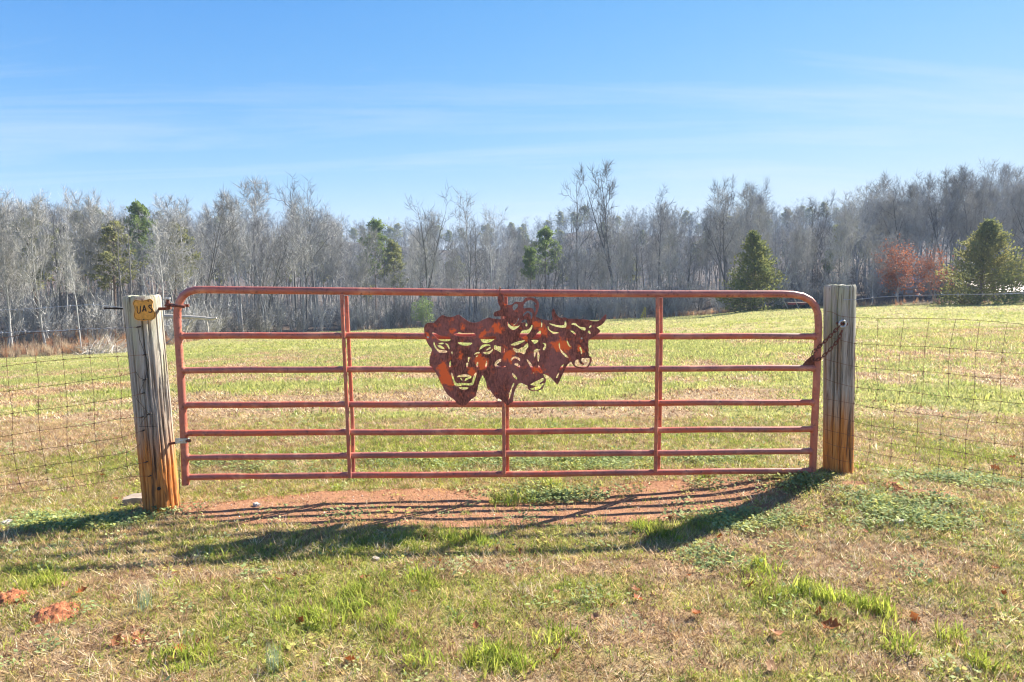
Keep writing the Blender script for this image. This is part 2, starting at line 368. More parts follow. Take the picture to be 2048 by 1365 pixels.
BROWN = [patch(*a) for a in [(640, 805, 330, 22, .5), (150, 850, 170, 46, .5), (1120, 828, 260, 13, .5), (1300, 1260, 260, 50, .35), (1080, 1135, 330, 22, .4),
    (380, 1150, 220, 18, .4), (1450, 800, 160, 14, .25), (1750, 1120, 180, 30, .3), (100, 1290, 140, 40, .25), (1560, 1330, 300, 24, .3)]]
DIRT = [patch(*a) for a in [(1000, 1018, 520, 44, 1.15), (640, 1016, 300, 36, 1.05), (1380, 985, 250, 28, 1.0), (850, 1040, 360, 16, .9), (360, 1018, 110, 16, .9),
    (1850, 985, 130, 14, .55), (1720, 968, 60, 8, .6), (250, 1012, 60, 12, .5), (560, 1030, 100, 14, .4)]]
WEED = [patch(*a) for a in [(1130, 925, 420, 14, .9), (600, 925, 200, 10, .6), (1060, 990, 130, 14, 1.0), (1820, 1020, 170, 30, .9), (1600, 960, 80, 18, .9),
    (150, 1045, 190, 16, .9), (1950, 965, 130, 12, .8), (1500, 1040, 110, 20, .6), (420, 930, 160, 12, .4), (1420, 1120, 160, 24, .3), (1450, 965, 60, 8, .5)]]
def blobs(L, x, y):
    v = np.zeros_like(x)
    for cx, cy_, rx, ry, a in L: v = np.maximum(v, a * np.exp(-(((x - cx) / rx) ** 2 + ((y - cy_) / ry) ** 2) ** 1.5))
    return v
def f_green(x, y):
    n = fbm(x * 1.1, y * 0.9, 21, 4, 0.6); far = smooth(12, 30, y)
    n2 = fbm(x * 0.25, y * 0.16, 31, 3)
    g = 0.43 + 0.95 * (n - 0.5) * (1 - 0.5 * far) + 0.7 * (n2 - 0.5) + 0.24 * far + blobs(GREEN, x, y) - blobs(BROWN, x, y)
    return np.clip(g, 0.02, 1)
def f_dirt(x, y):
    b = blobs(DIRT, x, y); n = fbm(x * 4.5, y * 6.5, 41, 5, 0.7)
    return np.clip(smooth(0.30, 0.62, b + 1.0 * (n - 0.5)) - 0.9 * smooth(0.45, 0.8, blobs(WEED[2:3], x, y)), 0, 1)
def f_weed(x, y):
    n = fbm(x * 4.0, y * 4.0, 51, 3); return np.clip(blobs(WEED, x, y) * (0.25 + 1.5 * smooth(0.42, 0.62, n)), 0, 1)

# ------------------------------------------------------------------ ground sheet
rows = [-8.0]
while rows[-1] < 700:
    yv = rows[-1]; rows.append(yv + (0.4 if yv < 1.2 else 0.035 if yv < 5.6 else max(0.05, 0.012 * yv)))
rows = np.array(rows); ncol = 320
tt = np.linspace(-1, 1, ncol); tt = np.sign(tt) * np.abs(tt) ** 1.35
XX = tt[None, :] * (7 + 1.35 * np.maximum(rows, 0))[:, None]; YY = np.repeat(rows[:, None], ncol, 1)
ZZ = H(XX, YY)
gv = np.stack([XX, YY, ZZ], -1).reshape(-1, 3); nr = len(rows)
ii, jj = np.meshgrid(np.arange(nr - 1), np.arange(ncol - 1), indexing='ij'); a0 = (ii * ncol + jj).ravel()
gf = np.stack([a0, a0 + 1, a0 + ncol + 1, a0 + ncol], 1)
me = bpy.data.meshes.new('ground'); me.vertices.add(len(gv)); me.vertices.foreach_set('co', gv.ravel())
me.loops.add(gf.size); me.loops.foreach_set('vertex_index', gf.ravel().astype(np.int32))
me.polygons.add(len(gf)); me.polygons.foreach_set('loop_start', np.arange(0, gf.size, 4, dtype=np.int32)); me.polygons.foreach_set('loop_total', np.full(len(gf), 4, np.int32))
me.update(calc_edges=True); me.validate(); me.polygons.foreach_set('use_smooth', [True] * len(me.polygons))
litter = smooth(-1.0, 2.5, YY - np.interp(XX / np.maximum(YY, 1), EU, ED) + 3 * (fbm(XX * 0.4, YY * 0.4, 61, 3) - 0.5)) * (YY > 20)
for nm, arr in (('green', f_green(XX, YY)), ('dirt', f_dirt(XX, YY)), ('litter', litter)):
    at = me.attributes.new(nm, 'FLOAT', 'POINT'); at.data.foreach_set('value', np.ascontiguousarray(arr.ravel(), dtype=np.float32))
def m_ground():
    m, nt, out = newmat('pasture_ground')
    A = lambda n: nd(nt, 'ShaderNodeAttribute', attribute_name=n).outputs['Fac']
    v = objco(nt); n1 = noise(nt, 2.2, v, 8, 0.7); n2 = noise(nt, 26.0, v, 6, 0.7); n3 = noise(nt, 110.0, v, 4, 0.7); nb = noise(nt, 0.5, v, 6, 0.65)
    thatch = ramp(nt, n2, [(0.28, (0.16, 0.095, 0.055)), (0.5, (0.36, 0.245, 0.14)), (0.75, (0.52, 0.38, 0.225))])
    turf = ramp(nt, n2, [(0.28, (0.17, 0.165, 0.05)), (0.5, (0.35, 0.32, 0.095)), (0.75, (0.50, 0.44, 0.16))])
    gf_ = mth(nt, 'ADD', A('green'), mth(nt, 'MULTIPLY', mth(nt, 'SUBTRACT', n1, 0.5), 0.9))
    col = mixc(nt, ramp(nt, gf_, [(0.32, 0.0), (0.62, 1.0)]), thatch, turf)
    clay = ramp(nt, n3, [(0.25, (0.21, 0.08, 0.035)), (0.45, (0.41, 0.20, 0.10)), (0.62, (0.48, 0.26, 0.145)), (0.78, (0.60, 0.40, 0.26))])
    clay = mixc(nt, ramp(nt, n2, [(0.45, 0.0), (0.7, 0.5)]), clay, (0.40, 0.19, 0.12))
    df = mth(nt, 'ADD', A('dirt'), mth(nt, 'MULTIPLY', mth(nt, 'SUBTRACT', n2, 0.5), 0.5))
    col = mixc(nt, ramp(nt, df, [(0.32, 0.0), (0.55, 1.0)]), col, clay)
    lit = ramp(nt, n1, [(0.3, (0.06, 0.045, 0.036)), (0.55, (0.11, 0.08, 0.062)), (0.75, (0.19, 0.135, 0.095))])
    lit = mixc(nt, ramp(nt, nb, [(0.45, 0.0), (0.65, 0.7)]), lit, (0.09, 0.08, 0.072))
    col = mixc(nt, A('litter'), col, lit)
    bh = mth(nt, 'ADD', n2, mth(nt, 'MULTIPLY', n3, 0.5))
    princ(nt, out, col, 0.95, spec=0.1, bump=bh, bstr=0.9, bdist=0.03); return m
me.materials.append(m_ground())
ground = tag(link('ground', me), kind='structure')

# ------------------------------------------------------------------ scattering (stuff only: grass, weeds, brush, far wood)
def scatter(name, variants, pts, rot, scl, idx, tintc, label, cat):
    me = bpy.data.meshes.new(name); n = len(pts); me.vertices.add(n); me.vertices.foreach_set('co', np.ascontiguousarray(pts, dtype=np.float32).ravel())
    for nm, ty, key, arr in (('rot', 'FLOAT_VECTOR', 'vector', rot), ('scl', 'FLOAT_VECTOR', 'vector', scl), ('idx', 'INT', 'value', idx), ('tint', 'FLOAT_COLOR', 'color', tintc)):
        a = me.attributes.new(nm, ty, 'POINT'); a.data.foreach_set(key, np.ascontiguousarray(arr, dtype=np.int32 if ty == 'INT' else np.float32).ravel())
    src = bpy.data.collections.new(name + '_sources')
    for k, vm in enumerate(variants):
        src.objects.link(bpy.data.objects.new('%s_clump_%02d' % (name, k), vm))
    g = bpy.data.node_groups.new(name + '_scatter', 'GeometryNodeTree')
    g.interface.new_socket('Geometry', in_out='INPUT', socket_type='NodeSocketGeometry'); g.interface.new_socket('Geometry', in_out='OUTPUT', socket_type='NodeSocketGeometry')
    gi = g.nodes.new('NodeGroupInput'); go = g.nodes.new('NodeGroupOutput'); ip = g.nodes.new('GeometryNodeInstanceOnPoints')
    ci = g.nodes.new('GeometryNodeCollectionInfo'); ci.inputs['Collection'].default_value = src; ci.inputs['Separate Children'].default_value = True; ci.inputs['Reset Children'].default_value = True
    def na(nm, dt):
        q = g.nodes.new('GeometryNodeInputNamedAttribute'); q.data_type = dt; q.inputs['Name'].default_value = nm; return q.outputs['Attribute']
    er = g.nodes.new('FunctionNodeEulerToRotation'); g.links.new(na('rot', 'FLOAT_VECTOR'), er.inputs[0])
    g.links.new(gi.outputs[0], ip.inputs['Points']); g.links.new(ci.outputs[0], ip.inputs['Instance']); ip.inputs['Pick Instance'].default_value = True
    g.links.new(na('idx', 'INT'), ip.inputs['Instance Index']); g.links.new(er.outputs[0], ip.inputs['Rotation']); g.links.new(na('scl', 'FLOAT_VECTOR'), ip.inputs['Scale'])
    g.links.new(ip.outputs[0], go.inputs[0])
    o = link(name, me); md = o.modifiers.new('scatter', 'NODES'); md.node_group = g
    return tag(o, label, cat, kind='stuff')

def blade_mesh(name, n, h0, h1, spread, width, lean0, lean1, mat, seed, segs=2):
    r = np.random.default_rng(seed); v, f = [], []
    for i in range(n):
        az = r.uniform(0, 2 * math.pi); base = np.array([r.normal(0, spread), r.normal(0, spread), -0.004]); L = r.uniform(h0, h1)
        le = r.uniform(lean0, lean1); w = width * r.uniform(0.6, 1.3); side = np.array([-math.sin(az), math.cos(az), 0.0]) ; tw = r.uniform(-0.9, 0.9)
        side = side * math.cos(tw) + np.array([math.cos(az), math.sin(az), 0]) * math.sin(tw)
        p = base.copy(); k0 = len(v)
        for s in range(segs + 1):
            t = s / segs; ww = w * (1 - 0.85 * t * t)
            v.append(p - side * ww / 2); v.append(p + side * ww / 2)
            a = le * (0.35 + 0.9 * t); d = np.array([math.cos(az) * math.sin(a), math.sin(az) * math.sin(a), max(math.cos(a), -0.1)])
            p = p + d * L / segs
        for s in range(segs): q = k0 + 2 * s; f.append((q, q + 1, q + 3, q + 2))
    return mesh_of(name, v, f, mat)
def rosette_mesh(name, n, mat, seed, size=0.016, spread=0.035):
    r = np.random.default_rng(seed); v, f = [], []
    for i in range(n):
        az = r.uniform(0, 6.28); c = np.array([r.normal(0, spread), r.normal(0, spread), abs(r.normal(0.008, 0.008))]); s = size * r.uniform(0.6, 1.4)
        d = np.array([math.cos(az), math.sin(az), r.uniform(-0.1, 0.7)]); d /= np.linalg.norm(d); sd = np.cross(d, [0, 0, 1]); sd /= np.linalg.norm(sd)
        k = len(v); v += [c, c + d * s * 0.5 + sd * s * 0.38, c + d * s, c + d * s * 0.5 - sd * s * 0.38]; f.append((k, k + 1, k + 2, k + 3))
    return mesh_of(name, v, f, mat)

def sample(n, d0, d1, power=1.0, side=0.80, pad=0.6):
    q = rng.random(n) ** power; y = d0 + (d1 - d0) * q; hw = side * y + pad
    keep = rng.random(n) < (hw / (side * d1 + pad)) if power == 1.0 else np.ones(n, bool)
    y = y[keep]; x = (rng.random(len(y)) * 2 - 1) * (side * y + pad); return x, y
TAN = np.array([(0.58, 0.41, 0.22), (0.80, 0.68, 0.47), (0.36, 0.21, 0.115), (0.60, 0.42, 0.265), (0.56, 0.41, 0.16), (0.68, 0.50, 0.28), (0.28, 0.165, 0.095)])
GRN = np.array([(0.29, 0.35, 0.055), (0.43, 0.45, 0.085), (0.24, 0.31, 0.075), (0.50, 0.47, 0.14), (0.35, 0.40, 0.06)])
WED = np.array([(0.36, 0.43, 0.17), (0.44, 0.49, 0.22), (0.28, 0.36, 0.15), (0.52, 0.50, 0.14)])
def tints(pal, n, var=0.22):
    c = pal[rng.integers(0, len(pal), n)] * (1 + var * rng.normal(0, 1, (n, 1))).clip(0.6, 1.5); return np.concatenate([c, np.ones((n, 1))], 1)
def turf(name, x, y, s, pal, label, cat, nb, h0, h1, spread, width, lean0, lean1, zs=1.0, bent=False, pale=0.0):
    """all blades of one kind of turf as one mesh: clumps at (x, y), nb blades each"""
    n0 = len(x); t = tints(pal, n0)[:, :3]
    if pale: t = t * (1 - pale) + np.array([0.53, 0.485, 0.25]) * pale
    k = np.repeat(np.arange(n0), nb); n = len(k); S_ = s[k][:, None]
    bx = x[k] + rng.normal(0, spread, n) * s[k]; by = y[k] + rng.normal(0, spread, n) * s[k]; b = np.stack([bx, by, H(bx, by) - 0.004], 1)
    az = rng.random(n) * 6.2832; le = rng.uniform(lean0, lean1, n); L = rng.uniform(h0, h1, n)[:, None] * S_; w = width * rng.uniform(0.6, 1.3, n)[:, None] * S_ * 0.5
    hd = np.stack([np.cos(az), np.sin(az), np.zeros(n)], 1); tw = rng.uniform(-0.9, 0.9, n)[:, None]; sd = np.stack([-np.sin(az), np.cos(az), np.zeros(n)], 1) * np.cos(tw) + hd * np.sin(tw)
    zs = np.asarray(zs); zk = zs[k] if zs.ndim else zs
    def dirn(a): return hd * np.sin(a)[:, None] + np.array([0, 0, 1.0]) * (np.maximum(np.cos(a), 0.03) * zk)[:, None]
    if bent:
        p1 = b + dirn(le * 0.5) * L * 0.5; p2 = p1 + dirn(le * 1.3) * L * 0.5; v = np.stack([b - sd * w, b + sd * w, p1 + sd * w * 0.8, p1 - sd * w * 0.8, p2], 1).reshape(-1, 3)
        o = np.arange(n)[:, None] * 5; li = np.concatenate([o + np.array([0, 1, 2, 3]), o + np.array([3, 2, 4])], 1).ravel(); ls = (np.arange(n)[:, None] * 7 + np.array([0, 4])).ravel(); lt = np.tile([4, 3], n); tf = np.repeat(t[k], 2, 0)
    else:
        p2 = b + dirn(le) * L; v = np.stack([b - sd * w, b + sd * w, p2], 1).reshape(-1, 3); li = np.arange(3 * n); ls = np.arange(n) * 3; lt = np.full(n, 3); tf = t[k]
    tf = tf * rng.uniform(0.8, 1.2, (len(tf), 1)); me = bpy.data.meshes.new(name); me.vertices.add(len(v)); me.vertices.foreach_set('co', np.ascontiguousarray(v, dtype=np.float32).ravel())
    me.loops.add(len(li)); me.loops.foreach_set('vertex_index', li.astype(np.int32)); me.polygons.add(len(ls)); me.polygons.foreach_set('loop_start', ls.astype(np.int32)); me.polygons.foreach_set('loop_total', lt.astype(np.int32))
    me.update(calc_edges=True); a_ = me.attributes.new('tint', 'FLOAT_COLOR', 'FACE'); a_.data.foreach_set('color', np.concatenate([tf, np.ones((len(tf), 1))], 1).astype(np.float32).ravel())
    me.materials.append(M['turf']); return tag(link(name, me), label, cat, kind='stuff')
def finish(name, variants, x, y, s, pal, label, cat, zs=None, tilt=0.12, pale=0.0):
    n = len(x); z = H(x, y); rot = np.stack([rng.normal(0, tilt, n), rng.normal(0, tilt, n), rng.random(n) * 6.28], 1)
    sc = np.stack([s, s, s if zs is None else zs], 1); t = tints(pal, n)
    if pale: t[:, :3] = t[:, :3] * (1 - pale) + np.array([0.44, 0.40, 0.17]) * pale
    return scatter(name, variants, np.stack([x, y, z], 1), rot, sc, rng.integers(0, len(variants), n), t, label, cat)

grnv = [blade_mesh('green_grass', 13, 0.035, 0.085, 0.016, 0.0055, 0.25, 1.25, M['grass'], 140 + k, 3) for k in range(7)]
weedv = [rosette_mesh('ground_weed', 26, M['weed'], 160 + k) for k in range(6)]
tallv = [blade_mesh('broom_sedge', 26, 0.35, 0.75, 0.10, 0.022, 0.05, 0.6, M['grass'], 200 + k) for k in range(5)]

# near turf
x, y = sample(122000, 1.6, 7.0); d = f_dirt(x, y); g = f_green(x, y); w = f_weed(x, y)
k = rng.random(len(x)) < (1 - 0.88 * d) * (1 - 0.5 * g) * (1 - 0.5 * w); s = rng.uniform(0.65, 1.25, k.sum())
turf('dry_grass', x[k], y[k], s, TAN, 'short tan dead thatch covering the ground before and under the gate', 'dry grass', 13, 0.020, 0.068, 0.024, 0.0046, 0.5, 1.52, rng.uniform(0.45, 1.1, k.sum()))
x, y = sample(120000, 1.6, 7.0); d = f_dirt(x, y); g = f_green(x, y)
k = rng.random(len(x)) < (1 - 0.95 * d) * (0.14 + 0.75 * smooth(0.22, 0.85, g)) ; s = rng.uniform(0.45, 1.0, k.sum()) * (0.7 + 0.4 * g[k])
turf('green_grass', x[k], y[k], s, GRN, 'fresh green grass blades in loose patches near the gate', 'grass', 9, 0.03, 0.075, 0.020, 0.0046, 0.35, 1.45, 0.9, True)
x, y = sample(90000, 1.6, 8.0); w = f_weed(x, y); k = rng.random(len(x)) < w * 0.95 + 0.012; s = rng.uniform(0.7, 1.5, k.sum())
finish('ground_weeds', weedv, x[k], y[k], s, WED, 'low grey-green broadleaf weeds creeping over clay around the gate', 'weeds')
def crumb(seed):
    bm = bmesh.new(); bmesh.ops.create_icosphere(bm, subdivisions=1, radius=1.0); r = np.random.default_rng(seed)
    for v in bm.verts: v.co = Vector(np.array(v.co) * np.array([1.0, 0.8, 0.6]) * r.uniform(0.7, 1.25))
    me = bpy.data.meshes.new('clay_crumb'); bm.to_mesh(me); bm.free(); me.materials.append(M['clay_tint']); return me
M['clay_tint'] = leafmat('clay_crumb', instancer_tint, 0.0, 0.95); crumbs = [crumb(k) for k in range(4)]
x, y = sample(60000, 3.0, 5.6); d = f_dirt(x, y); k = rng.random(len(x)) < d * 0.22 + 0.004; x, y = x[k], y[k]
for px_, py_, r_ in ((112, 1232, .10), (22, 1202, .085), (272, 1282, .06)):
    c = ground_at(px_, py_); q = rng.normal(0, r_ * 0.75, (260, 2)); x = np.r_[x, c[0] + q[:, 0]]; y = np.r_[y, c[1] + q[:, 1]]
n = len(x); s = 0.002 + 0.0075 * rng.random(n) ** 3
finish('clay_crumbs', crumbs, x, y, s, np.array([(0.46, 0.20, 0.12), (0.36, 0.14, 0.08), (0.60, 0.36, 0.25), (0.62, 0.48, 0.38)]), 'loose clay crumbs and grit on the bare drive under the gate', 'gravel', tilt=1.0)
# strong tufts
TUFT = [(1560, 1195), (1600, 1180), (1640, 1195), (1690, 1205), (1740, 1225), (1770, 1230), (1000, 1315), (1030, 1330), (960, 1325), (700, 1205), (720, 1195),
        (380, 1310), (360, 1325), (1115, 1280), (860, 1170), (830, 1160), (1030, 1000), (990, 1010), (1100, 975), (1890, 1280), (1960, 1335), (1410, 955), (1700, 935),
        (1520, 1145), (640, 1250), (670, 1235), (770, 1260), (560, 1265), (820, 1330), (1280, 1055), (900, 1080), (960, 1090), (1330, 1075), (1500, 1155), (60, 1180), (100, 1175), (1810, 1290)]
tx, ty = [], []
for px, py in TUFT:
    c = ground_at(px, py)
    for q in range(8): tx.append(c[0] + rng.normal(0, 0.05)); ty.append(c[1] + rng.normal(0, 0.05))
tx, ty = np.array(tx), np.array(ty)
finish('grass_tufts', grnv, tx, ty, rng.uniform(0.7, 1.2, len(tx)), GRN[[0, 1, 4]] * 1.05, 'bright green tufts standing taller than the turf', 'grass tufts')
# middle and far field
x, y = sample(105000, 7.0, 24.0, side=0.80); g = f_green(x, y); isg = rng.random(len(x)) < smooth(0.2, 0.75, g); s = rng.uniform(0.8, 1.4, len(x)) * (0.75 + y / 24)
turf('field_grass', x[isg], y[isg], s[isg], GRN, 'green pasture grass beyond the gate', 'grass', 9, 0.03, 0.07, 0.045, 0.013, 0.3, 1.35, 0.9, pale=0.38)
turf('field_thatch', x[~isg], y[~isg], s[~isg], TAN, 'tan dead grass patches in the pasture beyond the gate', 'dry grass', 8, 0.03, 0.07, 0.045, 0.013, 0.4, 1.45, 0.7)
x, y = sample(85000, 24.0, 92.0, side=0.82); k = y < edge_d(x, y) + 0.5; x, y = x[k], y[k]; g = f_green(x, y); s = rng.uniform(1.6, 3.2, len(x)) * (0.6 + y / 70)
isg = rng.random(len(x)) < 0.25 + 0.7 * smooth(0.25, 0.7, g)
turf('far_pasture', x[isg], y[isg], s[isg], GRN, 'yellow-green pasture running down to the woods', 'pasture', 7, 0.03, 0.07, 0.045, 0.014, 0.3, 1.35, 0.6, pale=0.58)
turf('far_thatch', x[~isg], y[~isg], s[~isg], TAN, 'pale dead grass in the far pasture', 'dry grass', 7, 0.03, 0.07, 0.045, 0.014, 0.3, 1.35, 0.5)
x, y = sample(9000, 6.5, 40.0, side=0.82); g = f_green(x, y); k = rng.random(len(x)) < smooth(0.35, 0.8, g); x, y = x[k], y[k]
turf('pasture_tufts', x, y, rng.uniform(1.3, 2.4, len(x)), GRN, 'scattered taller grass tufts in the pasture beyond the gate', 'grass tufts', 14, 0.03, 0.075, 0.03, 0.008, 0.25, 1.3, 1.0, True, pale=0.2)
# broom sedge along the wood's edge
RUS = np.array([(0.50, 0.29, 0.15), (0.42, 0.22, 0.12), (0.55, 0.42, 0.27), (0.38, 0.27, 0.18), (0.50, 0.40, 0.28)])
px = np.concatenate([rng.uniform(-420, 330, 1700), rng.uniform(330, 480, 160), rng.uniform(700, 1340, 160), rng.uniform(1320, 1470, 300), rng.uniform(1600, 2400, 230)]); u = (px - CX) / FPX
de = np.interp(u, EU, ED); y = de + np.where(px < 330, rng.uniform(0.3, 11, len(px)), rng.uniform(-0.3, 3, len(px))); x = u * y
s = rng.uniform(0.4, 1.3, len(x)) * np.where(px < 330, 1.0, 0.7); finish('broom_sedge', tallv, x, y, s, RUS, 'rusty brown sedge and dead weeds along the edge of the woods', 'tall grass')

# ------------------------------------------------------------------ trees
def bend(p0, d, L, n, up, r, wob):
    pts = [np.array(p0, float)]; d = np.array(d, float)
    for i in range(n):
        d = d + np.array([0, 0, up / n]) + r.normal(0, wob, 3); d /= np.linalg.norm(d); pts.append(pts[-1] + d * L / n)
    return np.array(pts), d
def ribbons(starts, dirs, L, w, r):
    n = len(starts); side = np.cross(dirs, r.normal(0, 1, (n, 3))); side /= np.linalg.norm(side, axis=1)[:, None] + 1e-9
    mid = starts + dirs * (L * 0.55)[:, None] + r.normal(0, 0.05, (n, 3)) * L[:, None]; end = starts + dirs * L[:, None] + np.array([0, 0, 0.12]) * L[:, None]
    w = w[:, None]; v = np.stack([starts - side * w / 2, starts + side * w / 2, mid + side * w * 0.4, mid - side * w * 0.4, end], 1).reshape(-1, 3)
    b = np.arange(n)[:, None] * 5; return v, [tuple(q) for q in (b + np.array([0, 1, 2, 3])).tolist()] + [tuple(q) for q in (b + np.array([3, 2, 4])).tolist()]
def bare_tree(seed, spread=0.30, first=0.30, nprim=16, fork=False, tw=0.7, tr=0.0105, dark=False, up=0.75, lod=1.0):
    """returns trunk and crown meshes of a leafless tree 15 m tall"""
    r = np.random.default_rng(seed); Ht = 15.0; T, C = MB(), MB(); stems = []
    if fork:
        low, d = bend((0, 0, -0.3), (r.normal(0, .03), r.normal(0, .03), 1), Ht * r.uniform(.18, .30), 4, 0, r, 0.02); T.tube(low, np.linspace(tr * 15, tr * 12.5, 5), 8, False)
        for sg in range(int(fork)):
            a = r.uniform(0, 6.28) + sg * 6.28 / int(fork); p, _ = bend(low[-1], (0.33 * math.cos(a), 0.33 * math.sin(a), 1), Ht * r.uniform(.62, .74), 8, 0.35, r, 0.05)
            T.tube(p, np.linspace(tr * 10.5, tr * 1.6, 9), 7, False); stems.append((p, tr * 10))
    else:
        p, _ = bend((0, 0, -0.3), (r.normal(0, .04), r.normal(0, .04), 1), Ht * 0.97, 11, 0.1, r, 0.035); T.tube(p, np.linspace(1, 0.08, 12) ** 0.85 * tr * 15, 8, False); stems.append((p, tr * 14))
    tips_p, tips_d, tips_r = [], [], []
    def spawn(path, rad0, n, t0, len0, lvl, angle):
        ga = r.uniform(0, 6.28)
        for i in range(n):
            t = t0 + (1 - t0) * (i + r.uniform(0.1, 0.9)) / n; t = min(t, 0.99); q = t * (len(path) - 1); a = int(q); fr = q - a; b = min(a + 1, len(path) - 1)
            p0 = path[a] * (1 - fr) + path[b] * fr; ax = path[b] - path[a] if b > a else path[a] - path[a - 1]; ax = ax / np.linalg.norm(ax)
            ga += 2.4 + r.normal(0, 0.35); e1 = np.cross(ax, [0.3, 0.2, 0.93]); e1 /= np.linalg.norm(e1) + 1e-9; e2 = np.cross(ax, e1)
            an = angle * r.uniform(0.75, 1.25) * (1.0 - 0.35 * t if lvl == 1 else 1.0); dd = ax * math.cos(an) + (e1 * math.cos(ga) + e2 * math.sin(ga)) * math.sin(an)
            L = len0 * r.uniform(0.7, 1.2) * ((1.15 - 0.60 * t) if lvl == 1 else (1.1 - 0.5 * t)); rr = max(rad0 * (1 - 0.8 * t) * (0.60 if lvl == 1 else 0.55), 0.020 if lvl < 3 else 0.014)
            nseg = (5, 3, 2)[lvl - 1]; pth, dl = bend(p0, dd, L, nseg, up * (1.0 if lvl == 1 else 0.5), r, 0.13)
            (T if lvl == 1 else C).tube(pth, np.linspace(rr, rr * 0.3, nseg + 1), (5, 4, 3)[lvl - 1], False)
            if lvl < 3: spawn(pth, rr, max(3, int((7, 5)[lvl - 1] * lod)), 0.2, L * (0.48, 0.5)[lvl - 1], lvl + 1, 0.75)
            else: tips_p.append(pth); tips_d.append(dl)
    for p, r0 in stems: spawn(p, r0, max(5, int(nprim / len(stems))), first if not fork else 0.12, Ht * spread, 1, 0.95)
    tp = np.array(tips_p); n = len(tp); k = max(2, int(5 * tw)); idx = np.repeat(np.arange(n), k); t = r.random(len(idx)) * 2; a = np.minimum(t.astype(int), 1); fr = (t - a)[:, None]
    st = tp[idx, a] * (1 - fr) + tp[idx, a + 1] * fr; dd = np.array(tips_d)[idx] + r.normal(0, 0.42, (len(idx), 3)); dd /= np.linalg.norm(dd, axis=1)[:, None]
    C.add(*ribbons(st, dd, r.uniform(0.45, 1.25, len(idx)), r.uniform(0.020, 0.036, len(idx)), r))
    tm, cm = (M['bark_dark'], M['twig_dark']) if dark else (M['bark'], M['twig'])
    a = mesh_of('trunk', T.v, T.f, tm, True); b = mesh_of('crown', C.v, C.f, cm); ends = tp[:, -1]; return a, b, ends
def quads(cent, nrm, lng, size, r):
    n = len(cent); lng = lng / (np.linalg.norm(lng, axis=1)[:, None] + 1e-9); sd = np.cross(lng, nrm); sd /= np.linalg.norm(sd, axis=1)[:, None] + 1e-9
    L = size[:, None]; v = np.stack([cent, cent + lng * L * .5 + sd * L * .28, cent + lng * L, cent + lng * L * .5 - sd * L * .28], 1).reshape(-1, 3)
    return v, [tuple(q) for q in (np.arange(n)[:, None] * 4 + np.arange(4)).tolist()]
def pine_tree(seed, mat, wide=1.0, start=0.5):
    r = np.random.default_rng(seed); Ht = 15.0; T, C = MB(), MB()
    p, _ = bend((0, 0, -0.3), (0, 0, 1), Ht * 0.97, 10, 0, r, 0.02); T.tube(p, np.linspace(0.19, 0.04, 11), 8, False)
    for i in range(34):
        t = start + (0.985 - start) * (i + r.random()) / 34; q = t * 10; a = int(q); p0 = p[a] + (p[min(a + 1, 10)] - p[a]) * (q - a); az = i * 2.4 + r.normal(0, .3)
        L = wide * 2.9 * (1 - ((t - start) / (1.03 - start)) ** 1.6 * 0.8) * r.uniform(0.6, 1.1); pth, d = bend(p0, (math.cos(az), math.sin(az), 0.25), L, 3, 0.5, r, 0.08); T.tube(pth, np.linspace(0.05, 0.015, 4), 4, False)
        for c in range(5):
            cc = pth[1] + (pth[3] - pth[1]) * r.uniform(0, 1.15) + r.normal(0, 0.18, 3); n = 30; off = r.normal(0, 1, (n, 3)); off /= np.linalg.norm(off, axis=1)[:, None]
            off[:, 2] = off[:, 2] * 0.6 + 0.15; C.add(*quads(cc + off * r.uniform(0.05, 0.4, (n, 1)), r.normal(0, 1, (n, 3)), off, r.uniform(0.22, 0.46, n), r))
    return mesh_of('trunk', T.v, T.f, M['bark_pine'], True), mesh_of('crown', C.v, C.f, mat)
def cedar_tree(seed, mat, Ht, R, n=9000, base=0.04, skew=0.0, open_=0.0):
    r = np.random.default_rng(seed); T, C = MB(), MB(); p, _ = bend((0, 0, -0.3), (0, 0, 1), Ht * 0.97, 8, 0, r, 0.012); T.tube(p, np.linspace(0.16, 0.02, 9), 8, False)
    nb = 150
    for i in range(nb):
        t = base + (0.985 - base) * (i + r.random()) / nb; az = r.uniform(0, 6.28); prof = (1 - t) ** 0.95 * (0.75 + 0.25 * min(t / 0.12, 1))
        L = R * prof * r.uniform(0.62, 1.12) + 0.15; L *= 1 + skew * math.cos(az); q = t * 8; a = min(int(q), 7); p0 = p[a] + (p[a + 1] - p[a]) * (q - a)
        pth, d = bend(p0, (math.cos(az), math.sin(az), -0.12 + 0.75 * t), L, 4, 0.25 + 0.5 * t, r, 0.07); T.tube(pth, np.linspace(0.03, 0.008, 5), 4, False)
        m = int(n / nb * (0.35 + L / R)); w = r.random(m) ** 0.6 * 4; k = np.minimum(w.astype(int), 3); fr = (w - k)[:, None]; cc = pth[k] * (1 - fr) + pth[k + 1] * fr
        cc = cc + r.normal(0, 0.13 + 0.05 * L, (m, 3)) * np.array([1, 1, 0.7]); dd = (pth[k + 1] - pth[k]); dd = dd / np.linalg.norm(dd, axis=1)[:, None] + r.normal(0, 0.45, (m, 3)) + np.array([0, 0, 0.35])
        C.add(*quads(cc, r.normal(0, 1, (m, 3)), dd, r.uniform(0.12, 0.30, m), r))
    return mesh_of('trunk', T.v, T.f, M['bark_pine'], True), mesh_of('crown', C.v, C.f, mat)

